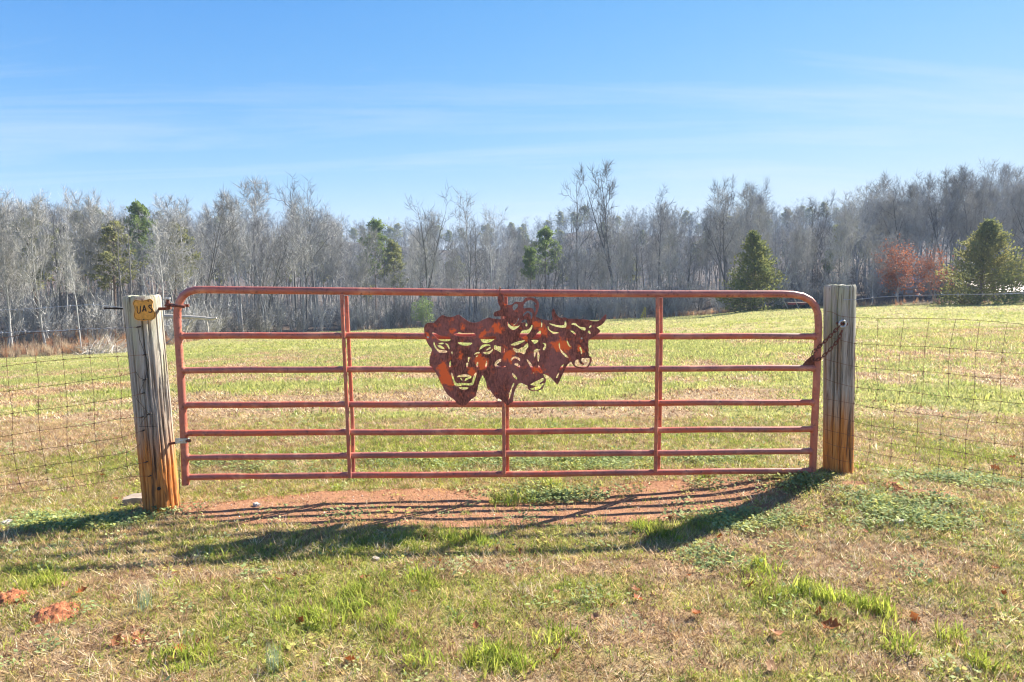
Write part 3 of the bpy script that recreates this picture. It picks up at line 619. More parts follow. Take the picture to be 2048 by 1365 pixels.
V = {}
V['a'] = bare_tree(1, 0.30, 0.30, 15, lod=0.8); V['b'] = bare_tree(2, 0.26, 0.38, 16); V['c'] = bare_tree(3, 0.33, 0.25, 15, tw=1.2); V['d'] = bare_tree(4, 0.22, 0.42, 18, tr=0.009)
V['e'] = bare_tree(5, 0.28, 0.2, 15, fork=2, lod=0.75); V['f'] = bare_tree(6, 0.27, 0.2, 15, fork=3, lod=0.75); V['g'] = bare_tree(7, 0.17, 0.5, 14, tr=0.008, up=0.9); V['h'] = bare_tree(8, 0.36, 0.22, 14, tw=1.3)
V['ed'] = bare_tree(9, 0.22, 0.2, 18, fork=3, dark=True, up=1.0, tw=0.9, lod=0.85, tr=0.012); V['fd'] = bare_tree(10, 0.30, 0.2, 13, fork=2, dark=True, tw=0.5, lod=0.65, tr=0.012); V['ad'] = bare_tree(12, 0.25, 0.42, 11, dark=True, tw=0.5, lod=0.62, tr=0.012)
V['p1'] = pine_tree(20, M['needle'], 1.05, 0.55); V['p2'] = pine_tree(21, M['needle'], 1.3, 0.45); V['p3'] = pine_tree(22, M['needle_far'], 1.2, 0.4)

SKY_PX = [(-600, 470), (-200, 440), (0, 425), (60, 392), (130, 398), (220, 398), (280, 400), (350, 415), (430, 405), (500, 385), (560, 420), (610, 385), (680, 445), (760, 458), (850, 430),
          (905, 470), (950, 432), (1010, 430), (1060, 465), (1150, 462), (1230, 430), (1300, 400), (1350, 420), (1450, 385), (1500, 375), (1560, 410), (1640, 398), (1690, 395), (1760, 360),
          (1830, 345), (1900, 338), (1960, 338), (2048, 345), (2400, 360)]
def skyline(px): return float(np.interp(px, [a for a, _ in SKY_PX], [b for _, b in SKY_PX]))
def place_tree(name, var, px, D, height, label, group, rz=None, sxy=1.0, cat='tree', lean=0.0, base=15.0):
    u = (px - CX) / FPX; x = u * D; z = Hs(x, D); s = height / base
    o = empty(name, (x, D, z - 0.05), label=label, cat=cat, group=group); o.rotation_euler = (random.gauss(0, .02), lean, random.uniform(0, 6.28) if rz is None else rz); o.scale = (s * sxy, s * sxy, s)
    link('trunk', var[0], o); link('crown', var[1], o); return o
def top_h(px, ytop, D): u = (px - CX) / FPX; return P(px, ytop, D)[2] - Hs(u * D, D)

HERO = [  # px, y of top, distance, variant, width, label
 (1222, 326, 95, 'ed', 0.85, 'tallest dark bare tree with upright forked limbs, standing highest above the wood'),
 (1156, 360, 99, 'ad', 0.8, 'thin dark bare tree just left of the tallest tree, above the bull plate'),
 (858, 392, 92, 'fd', 1.0, 'dark bare tree with two spreading limbs above the left end of the bull plate'),
 (944, 408, 93, 'a', 1.0, 'bare tree with a broad fan crown directly above the middle of the bull plate'),
 (505, 378, 94, 'c', 1.05, 'broad bare tree with a dense rounded crown above the gate, left of two slim trees'),
 (592, 368, 91, 'ad', 0.8, 'left of two slim dark bare trees reaching above the left half of the gate'),
 (632, 374, 93, 'ad', 0.85, 'right of two slim dark bare trees reaching above the left half of the gate'),
 (412, 398, 76, 'fd', 0.95, 'dark bare tree with V-shaped limbs above the rounded left corner of the gate'),
 (1450, 358, 86, 'ed', 0.6, 'dark bare tree with sparse upright top just left of the small cedar'),
 (1500, 366, 92, 'ed', 0.55, 'bare tree with a narrow dark top directly behind the small cedar'),
 (1315, 384, 94, 'ad', 0.8, 'dark bare tree with a ragged top above the gate, right of the tallest tree'),
 (1622, 392, 80, 'ed', 0.7, 'dark twin-stemmed bare tree above the rounded right corner of the gate'),
 (62, 382, 84, 'e', 0.8, 'pale bare tree with a spiky crown highest at the far left'),
 (1690, 560, 67, 'h', 2.0, 'low spreading grey bare tree just right of the mossy post'),
 (1745, 470, 68, 'h', 1.05, 'wide grey bare tree between the mossy post and the russet oak'),
 (1590, 470, 80, 'c', 1.2, 'twiggy grey bare tree between the small cedar and the mossy post'),
]
for px, yt, D, k, w, lab in HERO: place_tree('bare_tree', V[k], px, D, top_h(px, yt, D), lab, 'single bare trees that stand out from the wood', sxy=w)
PINES = [(282, 397, 80, 'p2', 0.8, 'bright green round-topped pine highest on the left slope'), (172, 418, 80, 'p3', 0.95, 'dark layered pine on the left slope beside the bright green pine'),
 (75, 430, 62, 'p3', 1.2, 'dull green pine at the far left of the slope'), (228, 436, 62, 'p3', 1.1, 'dull olive pine right of the dark layered pine'), (350, 440, 72, 'p3', 1.0, 'olive pine behind the post with the shield sign'),
 (752, 434, 104, 'p2', 0.75, 'bright green pine above the second bay of the gate'), (1092, 450, 103, 'p2', 0.9, 'green pine right of the middle of the gate, below the tall dark trees'),
 (1062, 492, 95, 'p1', 0.8, 'smaller green pine beside the green pine right of the middle'), (790, 475, 101, 'p3', 1.0, 'olive pine right of the bright green pine over the second bay'), (1655, 500, 74, 'p1', 0.7, 'thin green pine behind the rounded right corner of the gate')]
for px, yt, D, k, w, lab in PINES: place_tree('pine_tree', V[k], px, D, top_h(px, yt, D), lab, 'pines in the wood', sxy=w)
c1 = cedar_tree(31, M['cedar'], 8.0, 3.7, 15000, 0.04); c2 = cedar_tree(32, M['cedar_gold'], 8.0, 4.8, 21000, 0.04, 0.12)
place_tree('cedar_tree', c1, 1510, 66.5, top_h(1510, 452, 66.5), 'small conical green cedar standing alone before the wood', 'cedars at the field edge', rz=0.3, base=8.0)
place_tree('cedar_tree', c2, 1958, 61.5, top_h(1958, 432, 61.5), 'large olive-gold cedar at the right side before the barn', 'cedars at the field edge', rz=0.0, base=8.0)
def oak_with_leaves(seed, n):
    a, b, ends = bare_tree(seed, 0.40, 0.10, 17); r = np.random.default_rng(seed); sub = r.choice(len(ends), int(len(ends) * 0.38), replace=False); k = sub[r.integers(0, len(sub), n)]; c = ends[k] + r.normal(0, 0.55, (n, 3)) * np.array([1, 1, 1.2]) - np.array([0, 0, 0.8]); keep = c[:, 2] < 11.5 + r.normal(0, 2.0, n); c = c[keep]; n = len(c)
    v, f = quads(c, r.normal(0, 1, (n, 3)), r.normal(0, 1, (n, 3)), r.uniform(0.25, 0.5, n), r); return a, b, mesh_of('leaves', v, f, M['russet'])
for px, yt, D, sd, n, w, lab in [(1795, 480, 68, 41, 6800, 1.2, 'oak holding russet leaves left of the large olive-gold cedar'), (1868, 492, 66, 42, 4400, 1.0, 'smaller darker russet oak tight against the large olive-gold cedar')]:
    vv = oak_with_leaves(sd, n); o = place_tree('russet_oak', vv, px, D, top_h(px, yt, D), lab, 'russet oaks', sxy=w); link('leaves', vv[2], o)

# the wood: single trunks one can tell apart
ZONES = [(300, 'on the slope left of the signed post'), (690, 'over the left bay of the gate'),
         (1010, 'over the second bay of the gate'), (1320, 'over the third bay of the gate'),
         (1640, 'over the right bay of the gate'), (9999, 'on the rise right of the mossy post')]
keys = ['a', 'b', 'c', 'd', 'e', 'f', 'g', 'h', 'd', 'g', 'ad', 'fd']
LOOK = {'a': 'bare grey tree', 'b': 'bare grey tree', 'c': 'wide-crowned grey tree', 'h': 'wide-crowned grey tree', 'd': 'slim grey tree', 'g': 'slim grey tree', 'e': 'forked grey tree', 'f': 'three-stemmed grey tree', 'ad': 'dark slim tree', 'fd': 'dark forked tree'}
cnt = 0; px = -190.0
while px < 2260:
    px += random.uniform(5.8, 11.0); u = (px - CX) / FPX; de = float(np.interp(u, EU, ED)); D = de + 1.5 + 36 * random.random() ** 1.3
    if 1700 < px < 2048 and D < 75: D += 14
    yt = skyline(px) + (random.uniform(4, 70) * (1.0 if random.random() < 0.75 else 1.8) if px < 1690 else random.uniform(0, 55)); ht = top_h(px, yt, D)
    if ht < 6: continue
    zi = [i for i, zz_ in enumerate(ZONES) if px < zz_[0]][0]
    kk = random.choice(keys); where = 'at the wood edge' if D - de < 9 else 'amid the wood' if D - de < 22 else 'deep in the wood'
    place_tree('bare_tree', V[kk], px, D, ht, 'leafless %s %s, %s' % (LOOK[kk].replace('bare ', ''), where, ZONES[zi][1]), 'bare trees of zone %s' % ('slope', 'left bay', 'second bay', 'third bay', 'right bay', 'right rise')[zi], sxy=random.uniform(0.75, 1.1), lean=random.gauss(0, .03)); cnt += 1
print('single trees', cnt)

# deeper wood, far ridges and undergrowth: masses nobody could count
def join(a, b, name):
    bm = bmesh.new(); bm.from_mesh(a); n0 = len(bm.faces); bm.from_mesh(b); bm.faces.ensure_lookup_table()
    for f in bm.faces[n0:]: f.material_index = 1
    me = bpy.data.meshes.new(name); bm.to_mesh(me); bm.free(); me.materials.append(a.materials[0]); me.materials.append(b.materials[0]); return me
low = [join(*bare_tree(60 + k, 0.26 + 0.03 * (k % 3), 0.3, 11, tw=0.6, lod=0.75, fork=(k % 3 == 2) * 2, dark=k in (1, 3, 4))[:2], 'wood_tree') for k in range(5)] + [join(*V['p3'], 'wood_pine')]
PX, DD, HH = [], [], []
for i in range(380):
    px = random.uniform(-260, 2330); u = (px - CX) / FPX; de = float(np.interp(u, EU, ED)); D = de + 30 + 60 * random.random()
    h = top_h(px, skyline(px) + random.uniform(35, 110), D)
    if h > 5: PX.append(px); DD.append(D); HH.append(min(h, 22))
PX, DD, HH = map(np.array, (PX, DD, HH)); u = (PX - CX) / FPX; n = len(PX); x, y = u * DD, DD
s = HH / 15; scatter('deep_wood', low, np.stack([x, y, H(x, y) - 0.1], 1), np.stack([np.zeros(n), np.zeros(n), rng.random(n) * 6.28], 1), np.stack([s, s, s], 1),
        np.where(rng.random(n) < 0.93, rng.integers(0, 5, n), 5), np.ones((n, 4)), 'grey leafless wood massed behind the nearest trees', 'wood')
n = 1700; y = rng.uniform(235, 440, n); u = rng.uniform(-0.92, 0.92, n); x = u * y; s = rng.uniform(9, 14.5, n) / 15
scatter('far_ridge_wood', low, np.stack([x, y, H(x, y) - 0.1], 1), np.stack([np.zeros(n), np.zeros(n), rng.random(n) * 6.28], 1), np.stack([s * 1.35, s * 1.35, s], 1),
        np.where(rng.random(n) < 0.92, rng.integers(0, 5, n), 5), np.ones((n, 4)), 'bluish wooded ridges far behind the near trees', 'wood')
def shrub_mesh(seed, dark=False):
    r = np.random.default_rng(seed); C = MB(); P0, D0 = [], []
    for i in range(16):
        az = r.uniform(0, 6.28); sp = r.uniform(0.1, 0.7); p, d = bend((r.normal(0, .12), r.normal(0, .12), -0.05), (sp * math.cos(az), sp * math.sin(az), 1), r.uniform(0.9, 2.2), 4, 0.2, r, 0.12)
        C.tube(p, np.linspace(0.02, 0.006, 5), 3, False); P0 += [p[2], p[3], p[4]] * 5; D0 += [d] * 15
    P0 = np.array(P0); D0 = np.array(D0) + r.normal(0, .7, (len(P0), 3)); D0 /= np.linalg.norm(D0, axis=1)[:, None]
    C.add(*ribbons(P0, D0, r.uniform(0.25, 0.7, len(P0)), r.uniform(0.015, 0.03, len(P0)), r)); return mesh_of('brush', C.v, C.f, M['twig_dark'] if dark else M['twig'])
shr = [shrub_mesh(300 + k, k > 2) for k in range(4)]
px = np.concatenate([rng.uniform(-400, 2500, 850), rng.uniform(330, 1400, 300)]); u = (px - CX) / FPX; de = np.interp(u, EU, ED); y = de + 0.5 + 26 * rng.random(len(px)) ** 1.4; y = np.where((px > 1700) & (y < de + 6), y + 9, y); x = u * y; n = len(x)
y = np.where(px < 300, y + 5, y); x = u * y
s = rng.uniform(0.5, 1.5, n); scatter('undergrowth', shr, np.stack([x, y, H(x, y)], 1), np.stack([np.zeros(n), np.zeros(n), rng.random(n) * 6.28], 1), np.stack([s, s, s * rng.uniform(.8, 1.6, n)], 1), rng.integers(0, 4, n), np.ones((n, 4)),
        'grey twiggy brush filling the lower edge of the wood', 'brush')

# ------------------------------------------------------------------ gate
GA, GB = P(365, 770, 4.40), P(1632, 770, 4.66)
gd = GB - GA; gd[2] = 0; gd /= np.linalg.norm(gd); gn = np.array([gd[1], -gd[0], 0.0])         # gn points to the camera side
def G(px, py, off=0.0): return plane_hit(px, py, GA + gn * off, gn)
def poly3(f, pts, *a): return np.array([f(p[0], p[1], *a) for p in pts])
def resample(p, n, seed=None, wob=0.0):
    p = np.asarray(p, float); d = np.r_[0, np.cumsum(np.linalg.norm(np.diff(p, axis=0), axis=1))]; t = np.linspace(0, d[-1], n)
    q = np.stack([np.interp(t, d, p[:, i]) for i in range(3)], 1); return q
gbase = G(371, 969); gbase = np.array([gbase[0], gbase[1], Hs(gbase[0], gbase[1])])
gate = empty('farm_gate', gbase, label='rusty red seven-bar tubular farm gate hung between two wooden posts', cat='gate')
frame_px = [(371.5, 970), (369, 900), (365.5, 820), (361, 740), (357, 680), (354.5, 640), (355, 622), (359, 604), (366, 592), (377, 584), (392, 580.2), (410, 579.8), (700, 582.8), (1000, 586.3), (1300, 588.2), (1560, 588.2), (1585, 589.2),
            (1605, 593), (1620, 601), (1630, 612), (1635.5, 627), (1637, 650), (1634, 740), (1629, 850), (1624.5, 951)]
MB().tube(poly3(G, frame_px), 0.0245, 14).build('frame', M['gate'], gate, gbase)
for (ly, ry, lx, rx) in [(672, 673.5, 358, 1635), (741, 737, 361, 1633), (811, 805.5, 365, 1631), (867.5, 859, 367, 1629), (915, 902.5, 369, 1627), (955, 942, 370, 1625)]:
    a, b = G(lx, ly), G(rx, ry); n = 40; pts = np.linspace(a, b, n); pts[:, 2] += 0.0022 * np.sin(np.linspace(0, 9, n) + ly) + 0.0012 * np.sin(np.linspace(0, 31, n) + ly * 3)
    rd = np.full(n, 0.0212) - 0.0035 * np.exp(-((np.arange(n) - (11 + ly) % 37) / 0.8) ** 2); m = MB(); m.tube(pts, rd, 12)
    for e_, d_ in ((a, 1), (b, -1)): m.tube([e_ + gd * d_ * 0.020, e_ + gd * d_ * 0.026, e_ + gd * d_ * 0.033], [0.0265, 0.0255, 0.0215], 12)      # weld beads
    m.build('rail', M['gate'], gate, gbase)
for fr, bk in [([(683.5, 588), (687, 670), (695, 840), (699.5, 956)], [(692.5, 592), (696.5, 665), (705, 840), (707, 948)]),
               ([(1004, 591), (1005, 680), (1007.5, 840), (1008.5, 948)], [(1011.5, 594), (1013, 680), (1015, 840), (1015, 944)]),
               ([(1315, 594), (1315, 690), (1313, 800), (1311, 944)], [(1322, 596), (1322, 690), (1320.5, 810), (1317, 940)])]:
    MB().tube(resample(poly3(G, fr, 0.030), 14), 0.0125, 10).build('front_stay', M['gate'], gate, gbase)
    MB().tube(resample(poly3(G, bk, -0.030), 14), 0.0125, 10).build('back_stay', M['gate'], gate, gbase)
def slab(pts3, n, th):
    pts3 = np.asarray(pts3); k = len(pts3); v = np.concatenate([pts3 + n * th / 2, pts3 - n * th / 2])
    return v, [tuple(range(k)), tuple(range(2 * k - 1, k - 1, -1))] + [(i, i + k, (i + 1) % k + k, (i + 1) % k) for i in range(k)]
m = MB(); m.add(*slab(poly3(G, [(1600, 737), (1612, 722), (1640, 698), (1636, 738)], 0.0), gn, 0.008)); m.build('corner_gusset', M['rust'], gate, gbase, sm=False)
def ringpath(c, e1, e2, r, n=20): a = np.linspace(0, 2 * math.pi, n, endpoint=False)[:, None]; return np.asarray(c) + r * (np.cos(a) * e1 + np.sin(a) * e2)
EZ = np.array([0, 0, 1.0])
hc = G(356.5, 612); up = G(356, 600) - G(357, 640); up /= np.linalg.norm(up)
m = MB(); m.tube(ringpath(hc, gd, gn, 0.030), 0.008, 8, closed=True); m.tube([hc + gd * 0.02 + gn * 0.03, hc + gd * 0.055 + gn * 0.03 - EZ * 0.006], 0.009, 8); m.tube([hc + gd * 0.02 - gn * 0.03, hc + gd * 0.055 - gn * 0.03], 0.009, 8)
m.tube([hc - gd * 0.02, hc - gd * 0.075 + EZ * 0.012], 0.012, 8); m.build('hinge_clamp', M['rust'], gate, gbase)
e = G(336, 606, 0.0); m = MB(); m.tube([e - EZ * 0.035, e + EZ * 0.03], 0.010, 10); m.build('hinge_pin', M['rust'], gate, gbase)
m = MB(); m.tube([e + EZ * 0.022, e + EZ * 0.034], 0.018, 14); m.build('washer', M['galv'], gate, gbase)
hl = G(366.5, 880); m = MB(); m.tube(ringpath(hl, gd, gn, 0.029), 0.009, 8, closed=True); m.box(hl + gn * 0.031 + gd * 0.0, 0.075, 0.008, 0.032, np.stack([gd, gn, EZ], 1)); m.build('lower_hinge_strap', M['galv'], gate, gbase, sm=False)
m = MB(); m.tube([hl + gd * 0.03 + gn * 0.03, hl + gd * 0.058 + gn * 0.03], 0.011, 8); m.build('strap_bolt', M['rust'], gate, gbase)
m = MB(); m.tube([hl - gd * 0.025, hl - gd * 0.05 - EZ * 0.02, hl - gd * 0.105 - EZ * 0.026], 0.009, 8); m.build('lower_hinge_bolt', M['rust'], gate, gbase)

# ------------------------------------------------------------------ bull-head plate, cut from sheet steel
def cv(z, L):
    ox, oy, s = z; return [(ox + X / s, oy + Y / s) for X, Y in L]
zA, zB, zC, zD, zE, zF = (840, 610, 10.5), (840, 690, 10.5), (975, 580, 13.0), (950, 660, 8.53), (1070, 605, 13.0), (1050, 680, 12.41)
outer = cv(zA, [(85, 480), (100, 430), (140, 390), (180, 375), (230, 378), (280, 385), (330, 340), (400, 260), (475, 213), (530, 240), (620, 255), (700, 250), (760, 222), (815, 205), (860, 240), (930, 290), (1000, 340), (1060, 365), (1120, 378), (1200, 370), (1280, 340), (1380, 290), (1460, 265)]) \
 + cv(zC, [(110, 742), (230, 760), (340, 768), (430, 752), (490, 715), (470, 690), (300, 692), (190, 694), (160, 665), (158, 625), (185, 580), (260, 550), (330, 525), (345, 470), (290, 380), (262, 290), (268, 200), (290, 130), (315, 85), (350, 90), (385, 130), (408, 190), (415, 250), (415, 320), (440, 362), (520, 385), (590, 400), (640, 380), (690, 330), (740, 312), (820, 318), (890, 320), (925, 300), (950, 260), (975, 215), (1040, 192), (1120, 195), (1200, 213), (1280, 255), (1330, 320), (1338, 420), (1318, 530), (1275, 640), (1242, 690), (1320, 730), (1420, 768), (1500, 785), (1600, 795), (1680, 790)]) \
 + cv(zE, [(458, 455), (452, 400), (434, 300), (440, 215), (485, 150), (512, 225), (550, 310), (600, 370), (650, 400), (700, 405), (780, 390), (830, 415), (900, 435), (1000, 435), (1200, 440), (1330, 450), (1450, 480), (1560, 495), (1640, 490), (1720, 440), (1770, 370), (1840, 310), (1858, 330), (1845, 430), (1800, 520), (1730, 590), (1650, 632), (1595, 652), (1650, 690), (1705, 745), (1660, 800), (1580, 860), (1500, 910), (1450, 935), (1405, 970), (1384, 1010), (1384, 1130), (1394, 1250)]) \
 + cv(zF, [(1572, 300), (1590, 395), (1640, 430), (1660, 480), (1648, 545), (1612, 610), (1582, 662), (1545, 700), (1400, 718), (1300, 698), (1230, 672), (1180, 610), (1150, 552), (1130, 542), (1100, 570), (1060, 610), (1010, 690), (960, 800), (900, 930), (850, 1040), (800, 1120), (720, 1030), (650, 950), (570, 890), (500, 860), (448, 846), (485, 920), (525, 980), (518, 1040), (480, 1085), (466, 1150), (440, 1222), (370, 1248), (280, 1272), (180, 1272), (100, 1248), (65, 1200), (62, 1135)]) \
 + cv(zD, [(870, 942), (820, 920), (780, 900), (740, 920), (710, 970), (682, 1030), (666, 1080), (656, 1150), (650, 1235), (600, 1250), (575, 1282), (540, 1290), (510, 1250), (470, 1215), (440, 1190), (400, 1170), (370, 1182), (330, 1130), (290, 1070), (240, 1012), (225, 1032), (205, 980), (190, 900), (160, 820), (127, 768)]) \
 + cv(zB, [(1290, 680), (1260, 740), (1230, 830), (1200, 950), (1170, 1080), (1150, 1095), (1060, 1160), (1000, 1230), (950, 1275), (860, 1280), (790, 1250), (720, 1150), (640, 1100), (570, 1040), (520, 960), (470, 860), (400, 720), (340, 600), (270, 510), (245, 465), (205, 430), (194, 340), (210, 240), (240, 160), (256, 95)]) \
 + cv(zA, [(190, 862), (140, 770), (110, 690), (90, 600)])
HA = [[(245, 580), (320, 590), (420, 645), (520, 665), (635, 668), (645, 762), (480, 768), (400, 738), (340, 690), (290, 640)],
 [(700, 612), (790, 602), (815, 570), (870, 595), (1000, 595), (1120, 590), (1160, 610), (1178, 652), (1100, 665), (900, 668), (780, 655)],
 [(785, 782), (950, 795), (1112, 795), (1070, 840), (980, 864), (880, 852), (820, 828)],
 [(1262, 690), (1400, 672), (1620, 645), (1560, 735), (1480, 785), (1400, 806), (1330, 798), (1290, 770)],
 [(298, 765), (320, 850), (370, 925), (425, 952), (560, 958), (578, 985), (550, 1008), (400, 1008), (350, 955), (293, 870), (281, 810)],
 [(380, 802), (490, 793), (508, 815), (470, 832), (400, 828)], [(360, 845), (440, 852), (500, 895), (528, 938), (450, 926), (390, 892)], [(522, 808), (580, 818), (612, 870), (628, 932), (600, 928), (570, 862)],
 [(672, 972), (692, 1010), (676, 1048), (653, 1010)], [(1243, 952), (1258, 890), (1320, 835), (1400, 820), (1470, 838), (1482, 862), (1420, 862), (1350, 882), (1290, 922)],
 [(1368, 962), (1430, 905), (1484, 878), (1482, 922), (1430, 952)], [(1306, 992), (1420, 988), (1500, 955), (1532, 915), (1530, 960), (1495, 1010), (1420, 1046), (1350, 1032)],
 [(1556, 838), (1640, 870), (1775, 885), (1780, 1015), (1700, 1012), (1620, 960), (1552, 932)], [(1122, 1052), (1170, 1003), (1252, 983), (1247, 1022), (1180, 1036)], [(1162, 1102), (1190, 1062), (1228, 1052), (1202, 1092)],
 [(1002, 1098), (1068, 1098), (1040, 1130), (1026, 1200), (1008, 1192)], [(962, 1250), (984, 1212), (1018, 1216), (1006, 1290), (985, 1332)]]
HB = [[(638, 318), (652, 400), (647, 472), (608, 472), (611, 400)], [(1187, 365), (1228, 358), (1217, 450), (1197, 492), (1183, 430)], [(1394, 316), (1417, 380), (1397, 470), (1386, 542), (1363, 480), (1378, 400)],
 [(636, 578), (682, 588), (742, 808), (900, 798), (1088, 812), (1108, 700), (1150, 598), (1192, 573), (1182, 650), (1132, 800), (1112, 857), (900, 848), (820, 872), (728, 867), (690, 740)],
 [(768, 690), (790, 648), (880, 623), (1000, 623), (1082, 658), (1084, 692), (1000, 732), (932, 772), (948, 705), (1035, 672), (900, 682), (812, 672)], [(838, 692), (870, 696), (897, 750), (870, 752)],
 [(803, 880), (900, 892), (1027, 890), (1000, 932), (920, 952), (840, 927)]]
HD = [[(447, 486), (450, 535), (390, 575), (368, 600), (420, 622), (510, 615), (532, 630), (440, 650), (360, 642), (328, 600), (343, 550), (390, 510)], [(605, 522), (618, 480), (670, 453), (730, 463), (772, 498), (767, 542), (740, 512), (690, 482), (652, 492), (630, 527)],
 [(668, 580), (720, 558), (737, 580), (774, 620), (767, 648), (715, 617), (680, 602)], [(603, 252), (700, 205), (852, 173), (842, 202), (740, 252), (690, 272), (620, 267)], [(638, 298), (740, 335), (790, 300), (830, 295), (860, 250), (905, 223), (912, 300), (872, 330), (852, 427), (780, 392), (680, 387)],
 [(950, 173), (1092, 173), (1060, 222), (1010, 247), (990, 217)], [(1138, 223), (1212, 228), (1214, 300), (1190, 347), (1153, 352), (1163, 310), (1188, 280), (1183, 247)],
 [(1002, 350), (1040, 323), (1112, 333), (1112, 352), (1078, 356), (1102, 420), (1097, 500), (1076, 560), (1065, 500), (1060, 400), (1040, 372), (1032, 430), (1015, 488), (1003, 420)],
 [(868, 488), (930, 538), (972, 600), (1002, 680), (1005, 770), (980, 702), (930, 612)], [(1077, 590), (1112, 630), (1132, 690), (1115, 732), (1080, 662)], [(633, 728), (680, 768), (722, 830), (717, 857), (660, 812), (638, 770)],
 [(642, 918), (672, 898), (667, 950), (632, 1000), (627, 1060), (592, 1170), (563, 1207), (583, 1120), (573, 1070), (600, 1050)],
 [(933, 940), (980, 905), (1080, 860), (1160, 813), (1187, 850), (1140, 890), (1098, 915), (1115, 932), (1172, 903), (1172, 940), (1130, 990), (1060, 1032), (980, 1032), (933, 1002), (1000, 988), (1042, 967), (1000, 950)]]
HC = [[(648, 450), (670, 400), (740, 353), (787, 375), (802, 420), (760, 480), (690, 547), (660, 500)], [(925, 490), (938, 390), (980, 330), (1030, 285), (1120, 265), (1200, 295), (1272, 370), (1252, 402), (1222, 372), (1217, 402), (1262, 480), (1252, 560), (1215, 602), (1198, 520), (1170, 480), (1060, 463)],
 [(918, 662), (960, 588), (1040, 543), (1110, 573), (1162, 600), (1172, 680), (1150, 757), (1123, 752), (1123, 680), (1090, 612), (1040, 592), (980, 642), (930, 692)], [(648, 917), (700, 900), (760, 850), (800, 738), (827, 728), (792, 830), (720, 902), (680, 927)],
 [(503, 815), (540, 850), (590, 930), (680, 960), (790, 945), (855, 905), (800, 982), (700, 1042), (640, 1042), (560, 982), (512, 920)], [(868, 852), (900, 798), (980, 768), (1022, 778), (1027, 850), (1042, 920), (1010, 962), (983, 930), (1000, 870), (960, 837), (900, 862)],
 [(830, 1175), (900, 1050), (1050, 1040), (1120, 980), (1140, 918), (1177, 915), (1152, 1030), (1080, 1130), (1000, 1200), (872, 1262)], [(1398, 770), (1427, 775), (1427, 900), (1410, 987), (1388, 960)], [(1382, 1048), (1392, 1130), (1352, 1280), (1100, 1280), (1200, 1240), (1290, 1120)]]
HE = [[(348, 543), (450, 558), (560, 593), (680, 603), (768, 588), (768, 478), (800, 468), (822, 560), (812, 657), (700, 662), (560, 642), (420, 592)], [(330, 615), (352, 640), (362, 700), (440, 758), (560, 778), (635, 790), (560, 817), (480, 832), (400, 762), (326, 690)],
 [(898, 733), (980, 738), (1042, 790), (1077, 850), (1062, 892), (1020, 832), (950, 772)], [(926, 572), (990, 538), (1060, 538), (1110, 608), (1200, 648), (1317, 650), (1312, 742), (1200, 712), (1080, 612), (1000, 587)], [(1398, 652), (1440, 598), (1477, 610), (1452, 652), (1410, 667)],
 [(1368, 760), (1400, 728), (1442, 770), (1448, 835), (1380, 802)], [(818, 988), (852, 1000), (882, 1090), (944, 1162), (900, 1162), (838, 1090)], [(1148, 1170), (1180, 1153), (1222, 1250), (1233, 1320), (1190, 1367), (1198, 1300), (1168, 1240)]]
HF = [[(850, 55), (872, 130), (872, 230), (962, 318), (1052, 400), (1092, 457), (1000, 432), (900, 322), (848, 200), (833, 120)], [(1238, 520), (1300, 488), (1330, 490), (1340, 560), (1400, 612), (1462, 632), (1464, 590), (1402, 540), (1380, 458), (1580, 448), (1612, 480), (1602, 560), (1552, 650), (1500, 687), (1400, 682), (1290, 662), (1233, 632)],
 [(768, 932), (800, 858), (842, 808), (842, 850), (812, 940), (780, 957)], [(850, 740), (890, 658), (962, 598), (952, 650), (922, 720), (860, 772)]]
holes = [cv(z, h) for z, L in ((zA, HA), (zB, HB), (zD, HD), (zC, HC), (zE, HE), (zF, HF)) for h in L]
def chaikin(p, r=0.2, it=2):
    p = np.asarray(p, float)
    for _ in range(it):
        q = np.roll(p, -1, 0); p = np.stack([p * (1 - r) + q * r, p * r + q * (1 - r)], 1).reshape(-1, 2)
    return p
PO = GA + gn * 0.052
def to2d(px, py):
    h = plane_hit(px, py, PO, gn); return (float(np.dot(h - PO, gd)), float(h[2]))
def sheet(name, loops, th, mat, parent, origin2, bev=0.0):
    cu = bpy.data.curves.new(name + '_outline', 'CURVE'); cu.dimensions = '2D'; cu.fill_mode = 'BOTH'; cu.extrude = th / 2; cu.bevel_depth = bev
    for lp in loops:
        sp = cu.splines.new('POLY'); sp.points.add(len(lp) - 1); sp.use_cyclic_u = True
        for i, (a, b) in enumerate(lp): sp.points[i].co = (a - origin2[0], b - origin2[1], 0, 1)
    t = bpy.data.objects.new(name + '_tmp', cu); COL.objects.link(t); dg = bpy.context.evaluated_depsgraph_get(); me = bpy.data.meshes.new_from_object(t.evaluated_get(dg))
    bpy.data.objects.remove(t); bpy.data.curves.remove(cu); me.name = name; me.materials.clear(); me.materials.append(mat); return me
loops = [[to2d(*p) for p in chaikin(outer, 0.18, 1)]] + [[to2d(*p) for p in chaikin(h, 0.22, 1)] for h in holes]
c2 = to2d(1020, 700); me = sheet('bull_plate', loops, 0.006, M['plate'], None, c2)
Rm = Matrix((tuple(gd), (0, 0, 1), tuple(gn))).transposed()          # local x along the gate, y up, z to the viewer
loc = PO + gd * c2[0]; loc[2] = c2[1]
plate = empty('bull_head_plate', (loc[0], loc[1], loc[2]), label='rusted steel plate cut as four bull heads, bolted to the middle of the gate', cat='metal art')
plate.rotation_euler = Rm.to_euler()
link('cut_sheet', me, plate)
for px, py in [(855.7, 675), (1163, 677)]:
    a, b = to2d(px, py); m = MB(); m.tube([(a - c2[0], b - c2[1], -0.02), (a - c2[0], b - c2[1], 0.007)], 0.0065, 10); m.build('bolt', M['galv'], plate)
